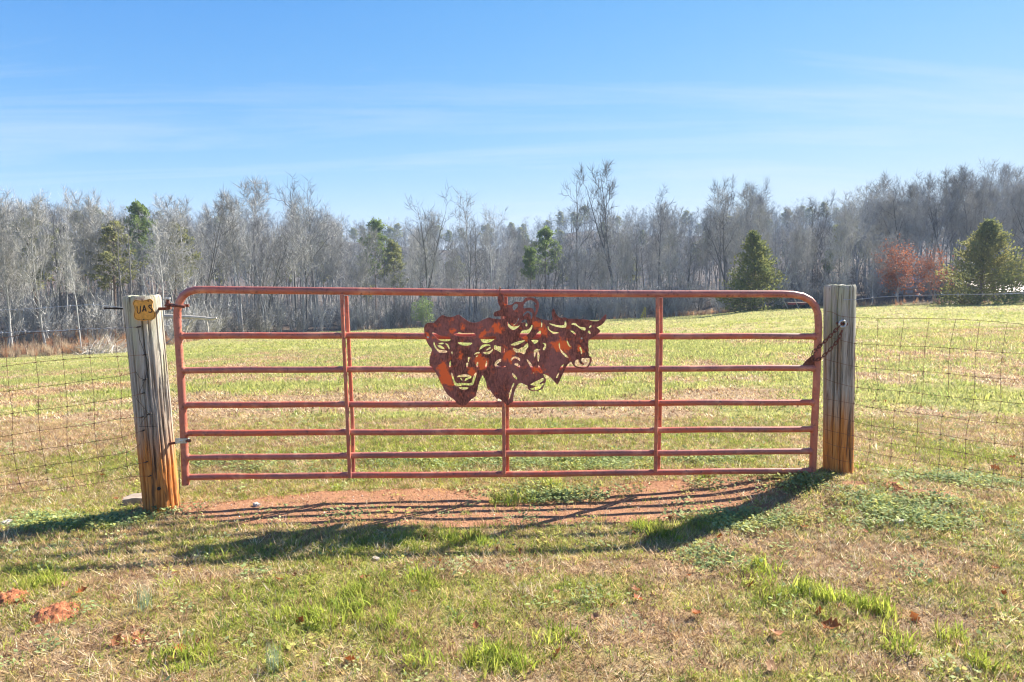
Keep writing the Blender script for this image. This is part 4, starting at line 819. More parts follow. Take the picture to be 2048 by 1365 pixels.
a, b = to2d(1000, 587); m = MB(); m.tube(ringpath((a - c2[0], b - c2[1] + 0.004, -0.032), np.array([0, 1, 0]), np.array([0, 0, 1]), 0.038, 16), 0.003, 6, closed=True)
m.tube([(a - c2[0] - 0.004, b - c2[1] + 0.02, 0.006), (a - c2[0] + 0.006, b - c2[1] + 0.036, 0.004)], 0.003, 5); m.build('tie_wire', M['wire'], plate)

# ------------------------------------------------------------------ posts
def make_post(name, base, top, r0, r1, seed, mat, label, cracks):
    r = np.random.default_rng(seed); base = np.array(base, float); top = np.array(top, float); ax = top - base; L = np.linalg.norm(ax); ax /= L
    e1 = np.cross(ax, [0, 1, 0]); e1 /= np.linalg.norm(e1); e2 = np.cross(ax, e1)
    na, nz_ = 144, 90; th = np.arange(na) * 2 * math.pi / na; zs = np.linspace(-0.25, L, nz_); v = []
    for z in zs:
        t = max(z, 0) / L; rr = r0 * (1 - t) + r1 * t; rad = rr * (1 + 0.05 * (vnoise(np.cos(th) * 1.3 + 5, np.sin(th) * 1.3 + z * 0.6, seed) - 0.5) + 0.018 * (vnoise(th * 14, th * 0 + z * 1.3, seed + 1) - 0.5))
        for (ca, z0, z1, dep, wd, dr) in cracks:
            if z0 - 0.1 < z < z1 + 0.1:
                c = ca + dr * z + 0.05 * (float(vnoise(np.array([z * 5.0]), np.array([ca]), seed)[0]) - 0.5); dd = (th - c + math.pi) % (2 * math.pi) - math.pi
                rad = rad - dep * np.exp(-(dd / wd) ** 2) * float(smooth(z0 - .06, z0 + .1, z) * (1 - smooth(z1 - .12, z1 + .04, z)))
        edge = 0.006 * max(0, (z - (L - 0.012)) / 0.012)
        rad = rad - edge; jag = 0.010 * (vnoise(th * 5, th * 0 + 1, seed + 2) - 0.5) if z > L - 0.03 else 0 * th
        v.append(base + ax * (z + jag)[:, None] + rad[:, None] * (np.cos(th)[:, None] * e1 + np.sin(th)[:, None] * e2) if True else None)
    f = [(i * na + k, i * na + (k + 1) % na, (i + 1) * na + (k + 1) % na, (i + 1) * na + k) for i in range(nz_ - 1) for k in range(na)]
    V_ = np.concatenate(v); last = v[-1]; cen = last.mean(0); n0 = len(V_); inner = cen + (last - cen) * 0.55 + ax * 0.003 * r.normal(0, 1, (na, 1)); V_ = np.concatenate([V_, inner, [cen - ax * 0.004]])
    for k in range(na): l = (k + 1) % na; f.append(((nz_ - 1) * na + k, (nz_ - 1) * na + l, n0 + l, n0 + k)); f.append((n0 + k, n0 + l, n0 + na))
    me = mesh_of(name, V_ - base, f, mat, True); sharp(me, 50); o = link(name, me, None, tuple(base)); return tag(o, label, 'fence post')
# angle 0 is along e1 (+/-x); the camera side is found from the cross products, cracks are spread all round
rl = np.random.default_rng(5)
def crackset(n, seed, L=1.35):
    r = np.random.default_rng(seed); out = []
    for i in range(n): z0 = r.uniform(-0.1, 0.8); out.append((r.uniform(0, 6.28), z0, min(z0 + r.uniform(0.3, 1.1), L), r.uniform(0.006, 0.022), r.uniform(0.02, 0.045), r.normal(0, 0.05)))
    return out
bl = P(325, 1025, 4.42); tl = P(283.5, 592, 4.44); br = P(1676, 946, 4.75); tr_ = P(1679.5, 571, 4.76)
post_l = make_post('wooden_gate_post', bl, tl, 0.110, 0.112, 3, M['postL'], 'leaning grey wooden post carrying the yellow shield sign and the gate hinges', crackset(52, 8))
post_r = make_post('wooden_gate_post', br, tr_, 0.099, 0.104, 4, M['postR'], 'upright mossy wooden post with the chain, at the right end of the gate', crackset(48, 9))
m = MB(); m.tube([P(208, 617, 4.39), P(262, 617.5, 4.42), P(318, 617, 4.43)], [0.005, 0.0085, 0.0085], 10); m.build('hinge_rod', M['black'], post_l, bl)
m = MB(); m.tube([P(312, 618, 4.43), P(330, 618, 4.42), P(342, 616, 4.41)], 0.010, 10); m.tube(ringpath(P(336, 611, 4.40), np.array([1, 0, 0]), np.array([0, 1, 0]), 0.016, 14), 0.007, 8, closed=True); m.build('hinge_eye', M['rust'], post_l, bl)
for px, py in [(317, 978)]:
    c = P(px, py, 4.314); m = MB(); m.tube([c + np.array([0, .03, 0]), c], 0.007, 8); m.tube([c + np.array([0, .006, 0]), c + np.array([0.006, -0.006, 0.002])], 0.012, 8); m.build('nail', M['black'], post_l, bl)

# shield sign with its letters
so = P(290, 620, 4.298); sn = np.array([0.10, -0.992, 0.06]); sn /= np.linalg.norm(sn)
sx = np.cross(EZ, sn); sx = -sx if sx[0] < 0 else sx; sx /= np.linalg.norm(sx); sy = np.cross(sn, sx); sy = -sy if sy[2] < 0 else sy
zS = (235, 570, 11.375)
def s2(px, py): h = plane_hit(px, py, so, sn); return (float(np.dot(h - so, sx)), float(np.dot(h - so, sy)))
def sloop(L, r=0.2, it=2): return [s2(*p) for p in (chaikin(cv(zS, L), r, it) if it else cv(zS, L))]
sign = empty('shield_sign', tuple(so), label='small yellow shield sign with black letters nailed high on the left post', cat='sign')
Rs = Matrix((tuple(sx), tuple(sy), tuple(np.cross(sx, sy)))).transposed(); sign.rotation_euler = Rs.to_euler()
shield = [(345, 430), (372, 370), (395, 342), (470, 350), (560, 366), (650, 345), (742, 317), (790, 345), (818, 388), (793, 440), (790, 500), (820, 570), (862, 640), (866, 700), (850, 765), (800, 792), (700, 805), (620, 818), (520, 812), (430, 800), (385, 760), (372, 700), (385, 630), (395, 560), (380, 490)]
panel = link('panel', sheet('panel', [sloop(shield, 0.2, 1)], 0.004, M['sign'], None, (0, 0), 0.0006), sign)
cc = np.array([610, 575]); rim = np.array(shield, float); o1 = cc + (rim - cc) * 0.945; i1 = cc + (rim - cc) * 0.918
def lift(name, loops, z=0.0032, mat=None):
    o = link(name, sheet(name, loops, 0.0012, mat or M['black'], None, (0, 0)), panel); o.location = (0, 0, z); return o
lift('border_line', [sloop(o1.tolist(), 0.2, 1), sloop(i1.tolist(), 0.2, 1)])
lift('letter', [sloop([(438, 490), (460, 488), (462, 600), (472, 632), (492, 643), (508, 628), (515, 590), (516, 480), (537, 478), (537, 595), (526, 640), (495, 660), (462, 652), (445, 615)], 0.15, 1)])
lift('letter', [sloop([(560, 612), (582, 540), (600, 462), (618, 460), (642, 520), (672, 608), (642, 612), (636, 582), (600, 584), (590, 612)], 0, 0), sloop([(604, 562), (632, 560), (616, 512)], 0, 0)])
lift('letter', [sloop([(776, 470), (752, 452), (722, 458), (704, 485), (708, 510), (738, 540), (775, 572), (780, 600), (760, 615), (728, 612), (706, 606), (708, 632), (750, 640), (786, 630), (803, 600), (796, 562), (755, 525), (728, 500), (730, 482), (752, 474), (774, 492)], 0.2, 1)])
for X, Y in [(567, 347), (705, 370), (605, 790)]:
    a, b = s2(*cv(zS, [(X, Y)])[0]); m = MB(); m.tube([(a, b, 0.001), (a, b, 0.006)], 0.0042, 8); m.build('nail', M['black'], panel)

# ------------------------------------------------------------------ woven wire and barbed wire
def plane2(a, b):
    d = b - a; d[2] = 0; d /= np.linalg.norm(d); return a, np.array([d[1], -d[0], 0])
LA, LN = plane2(P(285, 800, 4.288), P(0, 800, 3.93)); RA, RN = plane2(P(1690, 800, 4.625), P(2048, 800, 4.15))
def Lw(px, py): return plane_hit(px, py, LA, LN)
def Rw(px, py): return plane_hit(px, py, RA, RN)
def spl(p, n=6):
    p = np.asarray(p, float); q = np.vstack([2 * p[0] - p[1], p, 2 * p[-1] - p[-2]]); out = []
    for i in range(1, len(q) - 2):
        for t in np.linspace(0, 1, n, endpoint=False):
            a, b, c, d = q[i - 1], q[i], q[i + 1], q[i + 2]; out.append(0.5 * (2 * b + (c - a) * t + (2 * a - 5 * b + 4 * c - d) * t * t + (3 * b - a - 3 * c + d) * t ** 3))
    return np.array(out + [p[-1]])
zL = (0, 640, 3.79); zR = (1568, 540, 2.527)
LH = [[(0, 140), (250, 100), (460, 90), (660, 72), (870, 65), (1040, 55)], [(0, 358), (52, 350), (270, 323), (480, 302), (680, 285), (890, 280), (1095, 265)], [(0, 548), (70, 540), (295, 510), (495, 485), (700, 455), (910, 425), (1030, 395)],
 [(0, 725), (95, 710), (290, 682), (510, 658), (715, 625), (920, 595), (1075, 560)], [(0, 888), (90, 873), (300, 840), (505, 815), (715, 785), (915, 750), (1070, 740)], [(0, 1032), (105, 1015), (320, 980), (510, 955), (730, 920), (925, 890), (1080, 840)],
 [(0, 1160), (125, 1137), (345, 1103), (540, 1078), (745, 1040), (960, 1005), (1065, 940)], [(0, 1258), (150, 1240), (360, 1210), (555, 1185), (770, 1148), (960, 1110), (1105, 1080)], [(0, 1335), (180, 1310), (380, 1288), (590, 1260), (785, 1230), (1000, 1190), (1135, 1185)]]
LV = [[(40, 134), (52, 350), (70, 540), (95, 710), (90, 873), (105, 1015), (125, 1137), (150, 1240), (180, 1310)], [(250, 101), (272, 323), (295, 510), (290, 682), (300, 840), (320, 980), (345, 1103), (360, 1210), (375, 1288)],
 [(460, 90), (478, 302), (495, 485), (510, 658), (507, 815), (512, 955), (540, 1078), (555, 1185), (598, 1258)], [(660, 72), (682, 285), (700, 455), (715, 625), (715, 785), (728, 920), (745, 1040), (770, 1148), (785, 1230)],
 [(872, 65), (888, 280), (910, 425), (920, 595), (915, 750), (925, 890), (960, 1005), (962, 1110), (1000, 1190)]]
RH = [[(215, 210), (245, 215), (290, 235), (385, 242), (477, 245), (608, 247), (736, 246), (870, 250), (992, 257), (1130, 268), (1213, 276)], [(210, 340), (250, 347), (355, 372), (470, 380), (590, 386), (715, 388), (840, 397), (970, 407), (1105, 418), (1213, 425)],
 [(205, 452), (245, 462), (350, 487), (465, 500), (583, 508), (706, 515), (830, 524), (965, 541), (1095, 549), (1213, 558)], [(205, 548), (245, 565), (350, 592), (475, 605), (588, 614), (702, 628), (832, 641), (962, 655), (1098, 667), (1213, 678)],
 [(205, 652), (245, 658), (350, 677), (450, 698), (560, 713), (680, 728), (800, 742), (935, 760), (1075, 773), (1213, 785)], [(205, 732), (245, 740), (347, 765), (445, 788), (554, 803), (676, 820), (793, 833), (920, 858), (1065, 877), (1213, 895)],
 [(205, 805), (250, 818), (347, 838), (436, 858), (543, 878), (668, 895), (790, 908), (918, 928), (1062, 960), (1213, 980)], [(205, 868), (260, 890), (347, 906), (432, 922), (542, 945), (660, 965), (785, 985), (916, 1005), (1060, 1028), (1213, 1050)],
 [(205, 935), (270, 960), (345, 975), (417, 987), (532, 1005), (655, 1025), (776, 1048), (910, 1075), (1050, 1098), (1213, 1125)]]
RV = [[(385, 242), (358, 372), (366, 489), (372, 594), (352, 677), (349, 765), (348, 838), (346, 906), (345, 975)], [(477, 245), (470, 380), (465, 500), (475, 605), (448, 698), (443, 788), (436, 858), (431, 922), (415, 987)], [(608, 247), (590, 386), (582, 508), (588, 614), (560, 713), (554, 803), (543, 878), (542, 945), (530, 1005)],
 [(736, 246), (714, 388), (706, 515), (703, 628), (680, 728), (675, 820), (668, 895), (660, 965), (655, 1025)], [(870, 250), (840, 397), (832, 524), (832, 641), (800, 742), (792, 833), (789, 908), (785, 985), (775, 1048)],
 [(992, 257), (972, 407), (965, 541), (962, 655), (935, 760), (920, 858), (918, 928), (916, 1005), (910, 1075)], [(1130, 268), (1105, 418), (1095, 549), (1098, 667), (1075, 773), (1065, 877), (1062, 960), (1060, 1028), (1050, 1098)]]
def fence(name, f, z, hor, ver, label, outdir, steps, origin):
    e = empty(name, origin, label=label, cat='wire fence', group='woven wire fences beside the gate')
    H3 = []
    for h in hor:
        p = np.array([f(*q) for q in cv(z, h)])
        if outdir < 0: d = p[0] - p[2]; ext = [p[0] + d / np.linalg.norm(d) * s + EZ * 0.006 * math.sin(9 * s) for s in (1.4, 1.05, 0.7, 0.35)]; p = np.vstack([ext, p])
        else: d = p[-1] - p[-3]; ext = [p[-1] + d / np.linalg.norm(d) * s + EZ * 0.006 * math.sin(9 * s) for s in (0.35, 0.7, 1.05, 1.4)]; p = np.vstack([p, ext])
        H3.append(p); MB().tube(spl(p, 5), 0.0014, 5).build('line_wire', M['wire'], e, origin)
    cols = [np.array([f(*q) for q in cv(z, v)]) for v in ver]
    sv_ = cols[0] - cols[1] if outdir < 0 else cols[-1] - cols[-2]; sv_ = sv_.mean(0); last = cols[0] if outdir < 0 else cols[-1]
    cols += [last + sv_ * k for k in range(1, steps)]
    for c in cols:
        MB().tube(spl(c, 4) + LN * 0.002, 0.0013, 5).build('stay_wire', M['wire'], e, origin)
        m = MB()
        for q in c[1:-1]: m.tube([q - np.array([0.006, 0, 0.002]), q + np.array([0.006, 0, 0.002])], 0.003, 5)
        m.build('knots', M['wire'], e, origin)
    return e
ol = ground_at(100, 1010); fence('woven_wire_fence', Lw, zL, LH, LV, 'sagging rusty woven wire fence left of the signed post', -1, 8, ol)
orr = ground_at(1900, 985); fence('woven_wire_fence', Rw, zR, RH, RV, 'rusty woven wire fence right of the mossy post', 1, 8, orr)
def barbed(f, pts, barbs, label, org):
    e = empty('barbed_wire', org, label=label, cat='barbed wire', group='barbed wire strands')
    p = spl(np.array([f(*q) for q in pts]), 8); n = len(p); d = np.r_[0, np.cumsum(np.linalg.norm(np.diff(p, axis=0), axis=1))]; nn = int(d[-1] / 0.012); t = np.linspace(0, d[-1], nn)
    q = np.stack([np.interp(t, d, p[:, i]) for i in range(3)], 1); ph = t * 2 * math.pi / 0.07
    for sg in (0, math.pi):
        w = q + np.stack([np.zeros(nn), 0.0016 * np.cos(ph + sg), 0.0016 * np.sin(ph + sg)], 1); MB().tube(w, 0.0014, 5).build('strand', M['wire_g'], e, org)
    for b in barbs:
        c = f(*b); m = MB(); r = np.random.default_rng(int(b[0] * 7) % 9999)
        m.tube(ringpath(c, np.array([0, 1, 0]), EZ, 0.004, 10), 0.0016, 5, closed=True)
        for s in range(4): v = r.normal(0, 1, 3) * np.array([0.8, 0.6, 1]); v /= np.linalg.norm(v); m.tube([c, c + v * 0.016], [0.0016, 0.0007], 5)
        m.build('barb', M['wire_g'], e, org)
zb = (0, 600, 7.877)
barbed(Lw, [(-260, 634), (-120, 628)] + cv(zb, [(0, 165), (350, 150), (740, 125), (1100, 95), (1480, 80), (1700, 100), (1940, 122)]), cv(zb, [(20, 166), (350, 151), (740, 126), (1108, 95), (1475, 81)]), 'galvanized barbed wire strand above the woven fence, tied to the signed post', ol)
barbed(Lw, [(-260, 678), (-120, 672)] + cv(zb, [(0, 525), (400, 500), (740, 493), (960, 485), (1090, 474), (1300, 464), (1700, 452), (2100, 440)]), cv(zb, [(40, 522), (400, 499), (745, 493), (1080, 475)]), 'lower barbed wire strand lying along the top of the left woven fence', ol)
barbed(Rw, cv(zR, [(300, 152), (360, 150), (395, 148), (455, 140), (570, 133), (745, 128), (880, 124), (1005, 124), (1115, 122), (1213, 118)]) + [(2140, 585), (2260, 584)], cv(zR, [(395, 148), (452, 140), (567, 133), (690, 129), (880, 124), (1005, 124), (1115, 122)]), 'barbed wire strand running right from the mossy post', orr)
TA, TN = plane2(P(250, 800, 4.294), P(330, 800, 4.300))
tw = [(1045, 55), (1060, 150), (1100, 265), (1130, 330), (1100, 450), (1080, 500), (1035, 600), (1130, 715), (1100, 740), (1055, 810), (1180, 808)]
m = MB(); m.tube(np.array([plane_hit(*q, TA, TN) for q in cv(zL, tw)]), 0.0017, 5); m.tube(np.array([plane_hit(*q, TA, TN) for q in cv(zL, [(1030, 395), (1060, 440), (1095, 455), (1110, 440)])]), 0.0017, 5)
for q in [(1045, 55), (1095, 265), (1095, 455), (1075, 560), (1070, 740), (1130, 715), (1080, 842), (1105, 1080), (1135, 1185)]:
    c = plane_hit(*cv(zL, [q])[0], TA, TN); m.tube([c + np.array([0, .03, 0]), c + np.array([0, -0.004, 0])], 0.0045, 6); m.tube([c - np.array([.012, 0, .003]), c + np.array([.012, 0, .003])], 0.0032, 5)
tag(m.build('tie_wire', M['black'], None, bl), 'dark zigzag of loose tie wire on the face of the signed post', 'wire')
m = MB(); cw = [P(360, 905, 4.38), P(358, 930, 4.37), P(359, 965, 4.36), P(358, 1000, 4.35), P(361, 1022, 4.35)]
m.tube(spl(cw, 5), 0.0022, 5); tag(m.build('loose_wire', M['wire'], None, cw[-1]), 'loose dark wire hanging between the signed post and the gate', 'wire')

# ------------------------------------------------------------------ chain with its eye bolt
lk = MB(); a = np.linspace(0, 2 * math.pi, 16, endpoint=False); pth = np.stack([0.0125 * np.cos(a) + np.sign(np.cos(a)) * 0.006 * (np.abs(np.cos(a)) > 0.2), 0.0085 * np.sin(a), 0 * a], 1); lk.tube(pth, 0.0032, 6, closed=True)
lme = mesh_of('chain_link', lk.v, lk.f, M['rust'], True)
ring = P(1685, 648, 4.60); chain = empty('gate_chain', tuple(ring), label='rusty chain looped from the mossy post to the gate corner', cat='chain')
def strand(pts, n):
    q = resample(pts, n + 1)
    for i in range(n):
        c = (q[i] + q[i + 1]) / 2; d = Vector(q[i + 1] - q[i]).normalized(); o = link('chain_link', lme, chain); rq = d.to_track_quat('X', 'Z'); o.rotation_mode = 'QUATERNION'
        o.rotation_quaternion = rq @ Matrix.Rotation(math.radians(90 * (i % 2) + 20), 4, 'X').to_quaternion(); o.location = tuple(c - ring)
strand([P(1679, 653, 4.59), P(1660, 673, 4.60), P(1643, 690, 4.615), P(1626, 705, 4.62)], 10)
strand([P(1684, 662, 4.59), P(1676, 682, 4.60), P(1660, 700, 4.61), P(1642, 717, 4.62), P(1626, 724, 4.62)], 11)
strand([P(1626, 705, 4.615), P(1625, 716, 4.61), P(1629, 730, 4.612)], 3)
eb = empty('eye_bolt', tuple(ring), label='worn galvanized eye bolt on the mossy post that holds the chain', cat='bolt')
m = MB(); m.tube(ringpath(ring, np.array([1, 0, 0]), EZ, 0.022, 20), 0.0065, 8, closed=True); m.build('ring', M['galv'], eb, ring)
m = MB(); m.tube([ring + np.array([0, 0.07, 0]), ring + np.array([0, 0.012, 0])], 0.010, 10); m.tube([ring + np.array([0.034, 0.045, -0.004]), ring + np.array([0.036, 0.02, -0.004])], 0.012, 10); m.build('shank', M['rust'], eb, ring)

# ------------------------------------------------------------------ small things on the ground
def rough_block(name, c, sx, sy, sz, rz, mat, label, cat, seed, amp=0.006):
    bm = bmesh.new(); bmesh.ops.create_cube(bm, size=1.0); bmesh.ops.subdivide_edges(bm, edges=bm.edges[:], cuts=5, use_grid_fill=True); r = np.random.default_rng(seed)
    for v in bm.verts:
        p = np.array(v.co); q = np.sign(p) * np.abs(p * 2) ** 1.0 / 2; k = np.linalg.norm(p) / 0.866; q = q * (1 - 0.10 * max(0, k - 0.72) / 0.28); v.co = Vector(q * np.array([sx, sy, sz]) + r.normal(0, amp * 0.4, 3))
    me = bpy.data.meshes.new(name); bm.to_mesh(me); bm.free(); me.materials.append(mat); me.polygons.foreach_set('use_smooth', [True] * len(me.polygons)); sharp(me, 45)
    o = link(name, me, None, tuple(map(float, c))); o.rotation_euler = (0.03, -0.04, rz); return tag(o, label, cat)
c = ground_at(268, 1012); rough_block('concrete_block', c + np.array([0.02, 0.05, 0.025]), 0.20, 0.12, 0.055, 0.15, M['concrete'], 'flat concrete block lying behind the foot of the signed post', 'concrete block', 3)
for (px, py, s, lab) in [(1797, 1047, .035, 'pale stone on the weedy mound right of the mossy post'), (14, 1050, .035, 'pale stone in the shade at the far left'), (752, 1122, .022, 'small pale stone in the dead grass below the gate shadow'), (513, 1012, .03, 'small clay stone on the bare drive near the signed post')]:
    c = ground_at(px, py); rough_block('stone', c + np.array([0, 0, s * .25]), s * 1.5, s, s * .7, random.random() * 3, M['pebble'], lab, 'stone', px, 0.004)
def mound(px, py, r, h, seed, label):
    c = ground_at(px, py); n = 40; v, f = [], []; rr = np.random.default_rng(seed)
    for i in range(n + 1):
        for j in range(n + 1):
            x_, y_ = (i / n * 2 - 1) * r * 1.3, (j / n * 2 - 1) * r * 1.3; d = math.hypot(x_, y_) / r; z = h * math.exp(-(d * 1.25) ** 3) * (0.8 + 1.3 * (float(fbm(np.array([x_ * 40]), np.array([y_ * 40]), seed, 3, .6)[0]) - .5)) - 0.012 + abs(rr.normal(0, .0055))
            v.append((x_, y_, z + Hs(c[0] + x_, c[1] + y_) - c[2]))
    for i in range(n):
        for j in range(n): a_ = i * (n + 1) + j; f.append((a_, a_ + n + 1, a_ + n + 2, a_ + 1))
    o = link('dirt_mound', mesh_of('dirt_mound', v, f, M['clay'], True), None, tuple(c)); tag(o, label, 'dirt mound', 'fresh ant mounds at the lower left')
mound(112, 1230, 0.10, 0.046, 1, 'larger red clay mound in the grass at the lower left'); mound(22, 1200, 0.085, 0.04, 2, 'smaller red clay mound at the left edge of the photo')
mound(272, 1282, 0.06, 0.02, 3, 'tiny patch of turned red clay in the foreground grass left of the middle'); mound(1786, 975, 0.07, 0.035, 4, 'small red clay lump beside the mossy post')

def leaf_mesh(seed):
    r = np.random.default_rng(seed); out = []; n = 9; L = 1.0
    for i in range(n):
        t = i / (n - 1); w = 0.34 * math.sin(math.pi * min(1, t * 0.95 + 0.05)) * (1 + 0.45 * math.cos(t * 19)) + 0.015; out.append((t, max(w, 0.02)))
    curl = r.uniform(0.3, 1.2); fold = r.uniform(0.2, 0.9); v, f = [], []
    for t, w in out:
        z = curl * (t - 0.5) ** 2 * 0.9; v += [(t - .5, -w, z + fold * w * 0.8), (t - .5, 0, z), (t - .5, w * r.uniform(.8, 1.1), z + fold * w * r.uniform(.5, 1.1))]
    for i in range(n - 1): a_ = i * 3; f += [(a_, a_ + 3, a_ + 4, a_ + 1), (a_ + 1, a_ + 4, a_ + 5, a_ + 2)]
    v.append((-0.72, 0, 0.05)); f.append((0, 1, len(v) - 1)); return mesh_of('fallen_leaf', v, f, M['leaf'], True)
lms = [leaf_mesh(k) for k in range(6)]
LEAF = [(1662, 1262, .085, 'large russet leaf standing on edge in the right foreground'), (1553, 1284, .075, 'pale brown curled leaf left of the large russet leaf'), (1638, 1231, .05, 'orange leaf at the foot of the bright grass tuft in the right foreground'), (1115, 1322, .06, 'dark brown leaf in the bottom middle foreground'),
 (558, 1166, .045, 'bright orange leaf in the dead grass below the signed post'), (590, 1159, .03, ''), (602, 1253, .045, 'orange leaf in the green grass of the left foreground'), (165, 1190, .05, 'amber leaf right of the two clay mounds'), (312, 1225, .04, ''), (280, 1278, .04, ''), (232, 1292, .05, ''), (360, 1310, .05, ''), (402, 1290, .035, ''), (345, 1330, .04, ''), (952, 1260, .04, ''), (828, 1192, .035, ''), (728, 1165, .045, ''), (350, 1155, .035, ''), (130, 1175, .04, ''),
 (1115, 1192, .045, 'orange leaf in dead grass right of the foreground middle'), (1272, 1190, .05, ''), (1275, 1205, .05, ''), (1392, 1240, .055, 'brown leaf standing upright in the dead grass below the gate'), (1225, 1217, .03, ''), (1040, 1110, .04, ''), (1268, 1072, .035, ''), (1440, 1080, .055, ''), (1463, 1114, .035, ''), (1610, 1060, .05, ''), (1730, 1070, .04, ''), (1378, 1158, .035, ''), (1502, 1178, .05, ''), (1988, 1144, .035, ''), (2010, 1195, .045, ''), (1912, 1300, .05, ''), (1830, 1245, .05, ''), (1800, 1170, .03, ''), (1190, 1241, .045, ''),
 (850, 1080, .05, ''), (995, 1107, .05, ''), (880, 1130, .045, ''), (165, 1080, .035, ''), (1770, 807, .06, ''), (1990, 942, .07, 'russet leaf by the foot of the right woven fence'), (2025, 920, .06, ''), (565, 886, .05, ''), (275, 884, .055, 'orange leaf caught in the fence beside the signed post'), (232, 1003, .045, 'orange leaf on the soil left of the signed post'), (1215, 1005, .03, ''), (205, 955, .04, ''), (1835, 790, .05, ''), (1340, 1040, .03, ''), (1540, 1345, .06, ''), (700, 1330, .045, '')]
for px, py, s, lab in LEAF:
    c = ground_at(px, py); o = link('fallen_leaf', lms[random.randrange(6)], None, (c[0], c[1], c[2] + 0.010 + 0.1 * s)); o.scale = (s, s, s); o.rotation_euler = (random.gauss(0, .5), random.gauss(0, .4), random.uniform(0, 6.28))
    tag(o, lab or 'small dead leaf lying %s, %s' % ('in the pasture beyond the gate' if c[1] > 4.6 else 'near the gate shadow' if py < 1130 else 'in the middle foreground' if py < 1260 else 'along the bottom edge', 'far left' if px < 420 else 'left of middle' if px < 900 else 'at the middle' if px < 1250 else 'right of middle' if px < 1650 else 'far right'), 'leaf', 'fallen leaves')

# ------------------------------------------------------------------ far things at the edge of the field
def box_house(name, px0, px1, D, ytop, yeave, depth, wall, roof, label, cat, door=None):
    x0, x1 = P(px0, 600, D)[0], P(px1, 600, D)[0]; xm = (x0 + x1) / 2; g = min(Hs(x0, D), Hs(x1, D), Hs(x1, D + depth)) - 0.3; ze, zt = P(px0, yeave, D)[2], P(px0, ytop, D)[2]
    org = np.array([xm, D + depth / 2, g]); e = empty(name, org, label=label, cat=cat)
    m = MB(); m.box((xm, D + depth / 2, (g + ze) / 2), x1 - x0, depth, ze - g)
    n = int((x1 - x0) / 0.3)
    for i in range(n): m.box((x0 + (i + .5) * (x1 - x0) / n, D - 0.02, (g + ze) / 2), 0.05, 0.05, ze - g - 0.02)
    m.build('wall', wall, e, org, sm=False)
    m = MB(); y0, y1 = D - 0.4, D + depth + 0.4; xa, xb = x0 - 0.3, x1 + 0.3; v = [(xa, y0, ze), (xb, y0, ze), (xb, D + depth / 2, zt), (xa, D + depth / 2, zt), (xa, y1, ze), (xb, y1, ze)]; v2 = [(a, b, c_ + 0.1) for a, b, c_ in v]
    m.add(v + v2, [(0, 1, 2, 3), (3, 2, 5, 4), (6, 9, 8, 7), (9, 10, 11, 8), (0, 6, 7, 1), (4, 5, 11, 10), (1, 7, 8, 2), (2, 8, 11, 5), (0, 3, 9, 6), (3, 4, 10, 9)]); m.build('roof', roof, e, org, sm=False)
    m = MB(); m.add([(x0, D, ze), (x0, D + depth / 2, zt), (x0, D + depth, ze)], [(0, 1, 2)]); m.add([(x1, D, ze), (x1, D + depth / 2, zt), (x1, D + depth, ze)], [(0, 2, 1)]); m.build('gable', wall, e, org, sm=False)
    if door:
        d0, d1, yd = door; a, b = P(d0, 600, D)[0], P(d1, 600, D)[0]; zd = P(d0, yd, D)[2]; m = MB(); m.box(((a + b) / 2, D - 0.06, (g + zd) / 2), b - a, 0.06, zd - g); m.build('door', M['dark'], e, org, sm=False)
    return e
box_house('metal_barn', 1978, 2180, 65.5, 566, 586, 7, M['metalwall'], M['roof_tan'], 'low grey metal barn with tan roof right of the large cedar', 'barn', (2062, 2090, 594))
box_house('white_shed', 1838, 1868, 72, 556, 566, 4, M['white'], M['white'], 'small white shed seen between the russet oak and the large cedar', 'shed')
D = 69.5; xa, xb = P(1808, 600, D)[0], P(1866, 600, D)[0]; g = Hs((xa + xb) / 2, D); org = np.array([xa, D, g]); e = empty('rail_fence', org, label='short dark rail fence under the russet oak', cat='fence')
for i in range(4): x_ = xa + (xb - xa) * i / 3; MB().box((x_, D, g + 0.55), 0.14, 0.14, 1.3).build('post', M['deck'], e, org, sm=False)
for h in (0.55, 1.05): MB().box(((xa + xb) / 2, D - 0.09, g + h), xb - xa + 0.2, 0.05, 0.16).build('rail', M['deck'], e, org, sm=False)
D = 64.5; x0, x1 = P(1912, 600, D)[0], P(1964, 600, D)[0]; g = Hs((x0 + x1) / 2, D); org = np.array([(x0 + x1) / 2, D, g]); e = empty('storage_tank', org, label='low white tank lying under the large cedar', cat='tank')
m = MB(); m.tube([(x0, D, g + .55), (x0 + .12, D, g + .55), (x0 + .3, D, g + .55), (x1 - .3, D, g + .55), (x1 - .12, D, g + .55), (x1, D, g + .55)], [0.10, 0.30, 0.40, 0.40, 0.30, 0.10], 20); m.build('shell', M['white'], e, org)
for t_ in (0.22, 0.78): MB().box((x0 + (x1 - x0) * t_, D, g + 0.1), 0.15, 0.7, 0.5).build('cradle', M['dark'], e, org, sm=False)
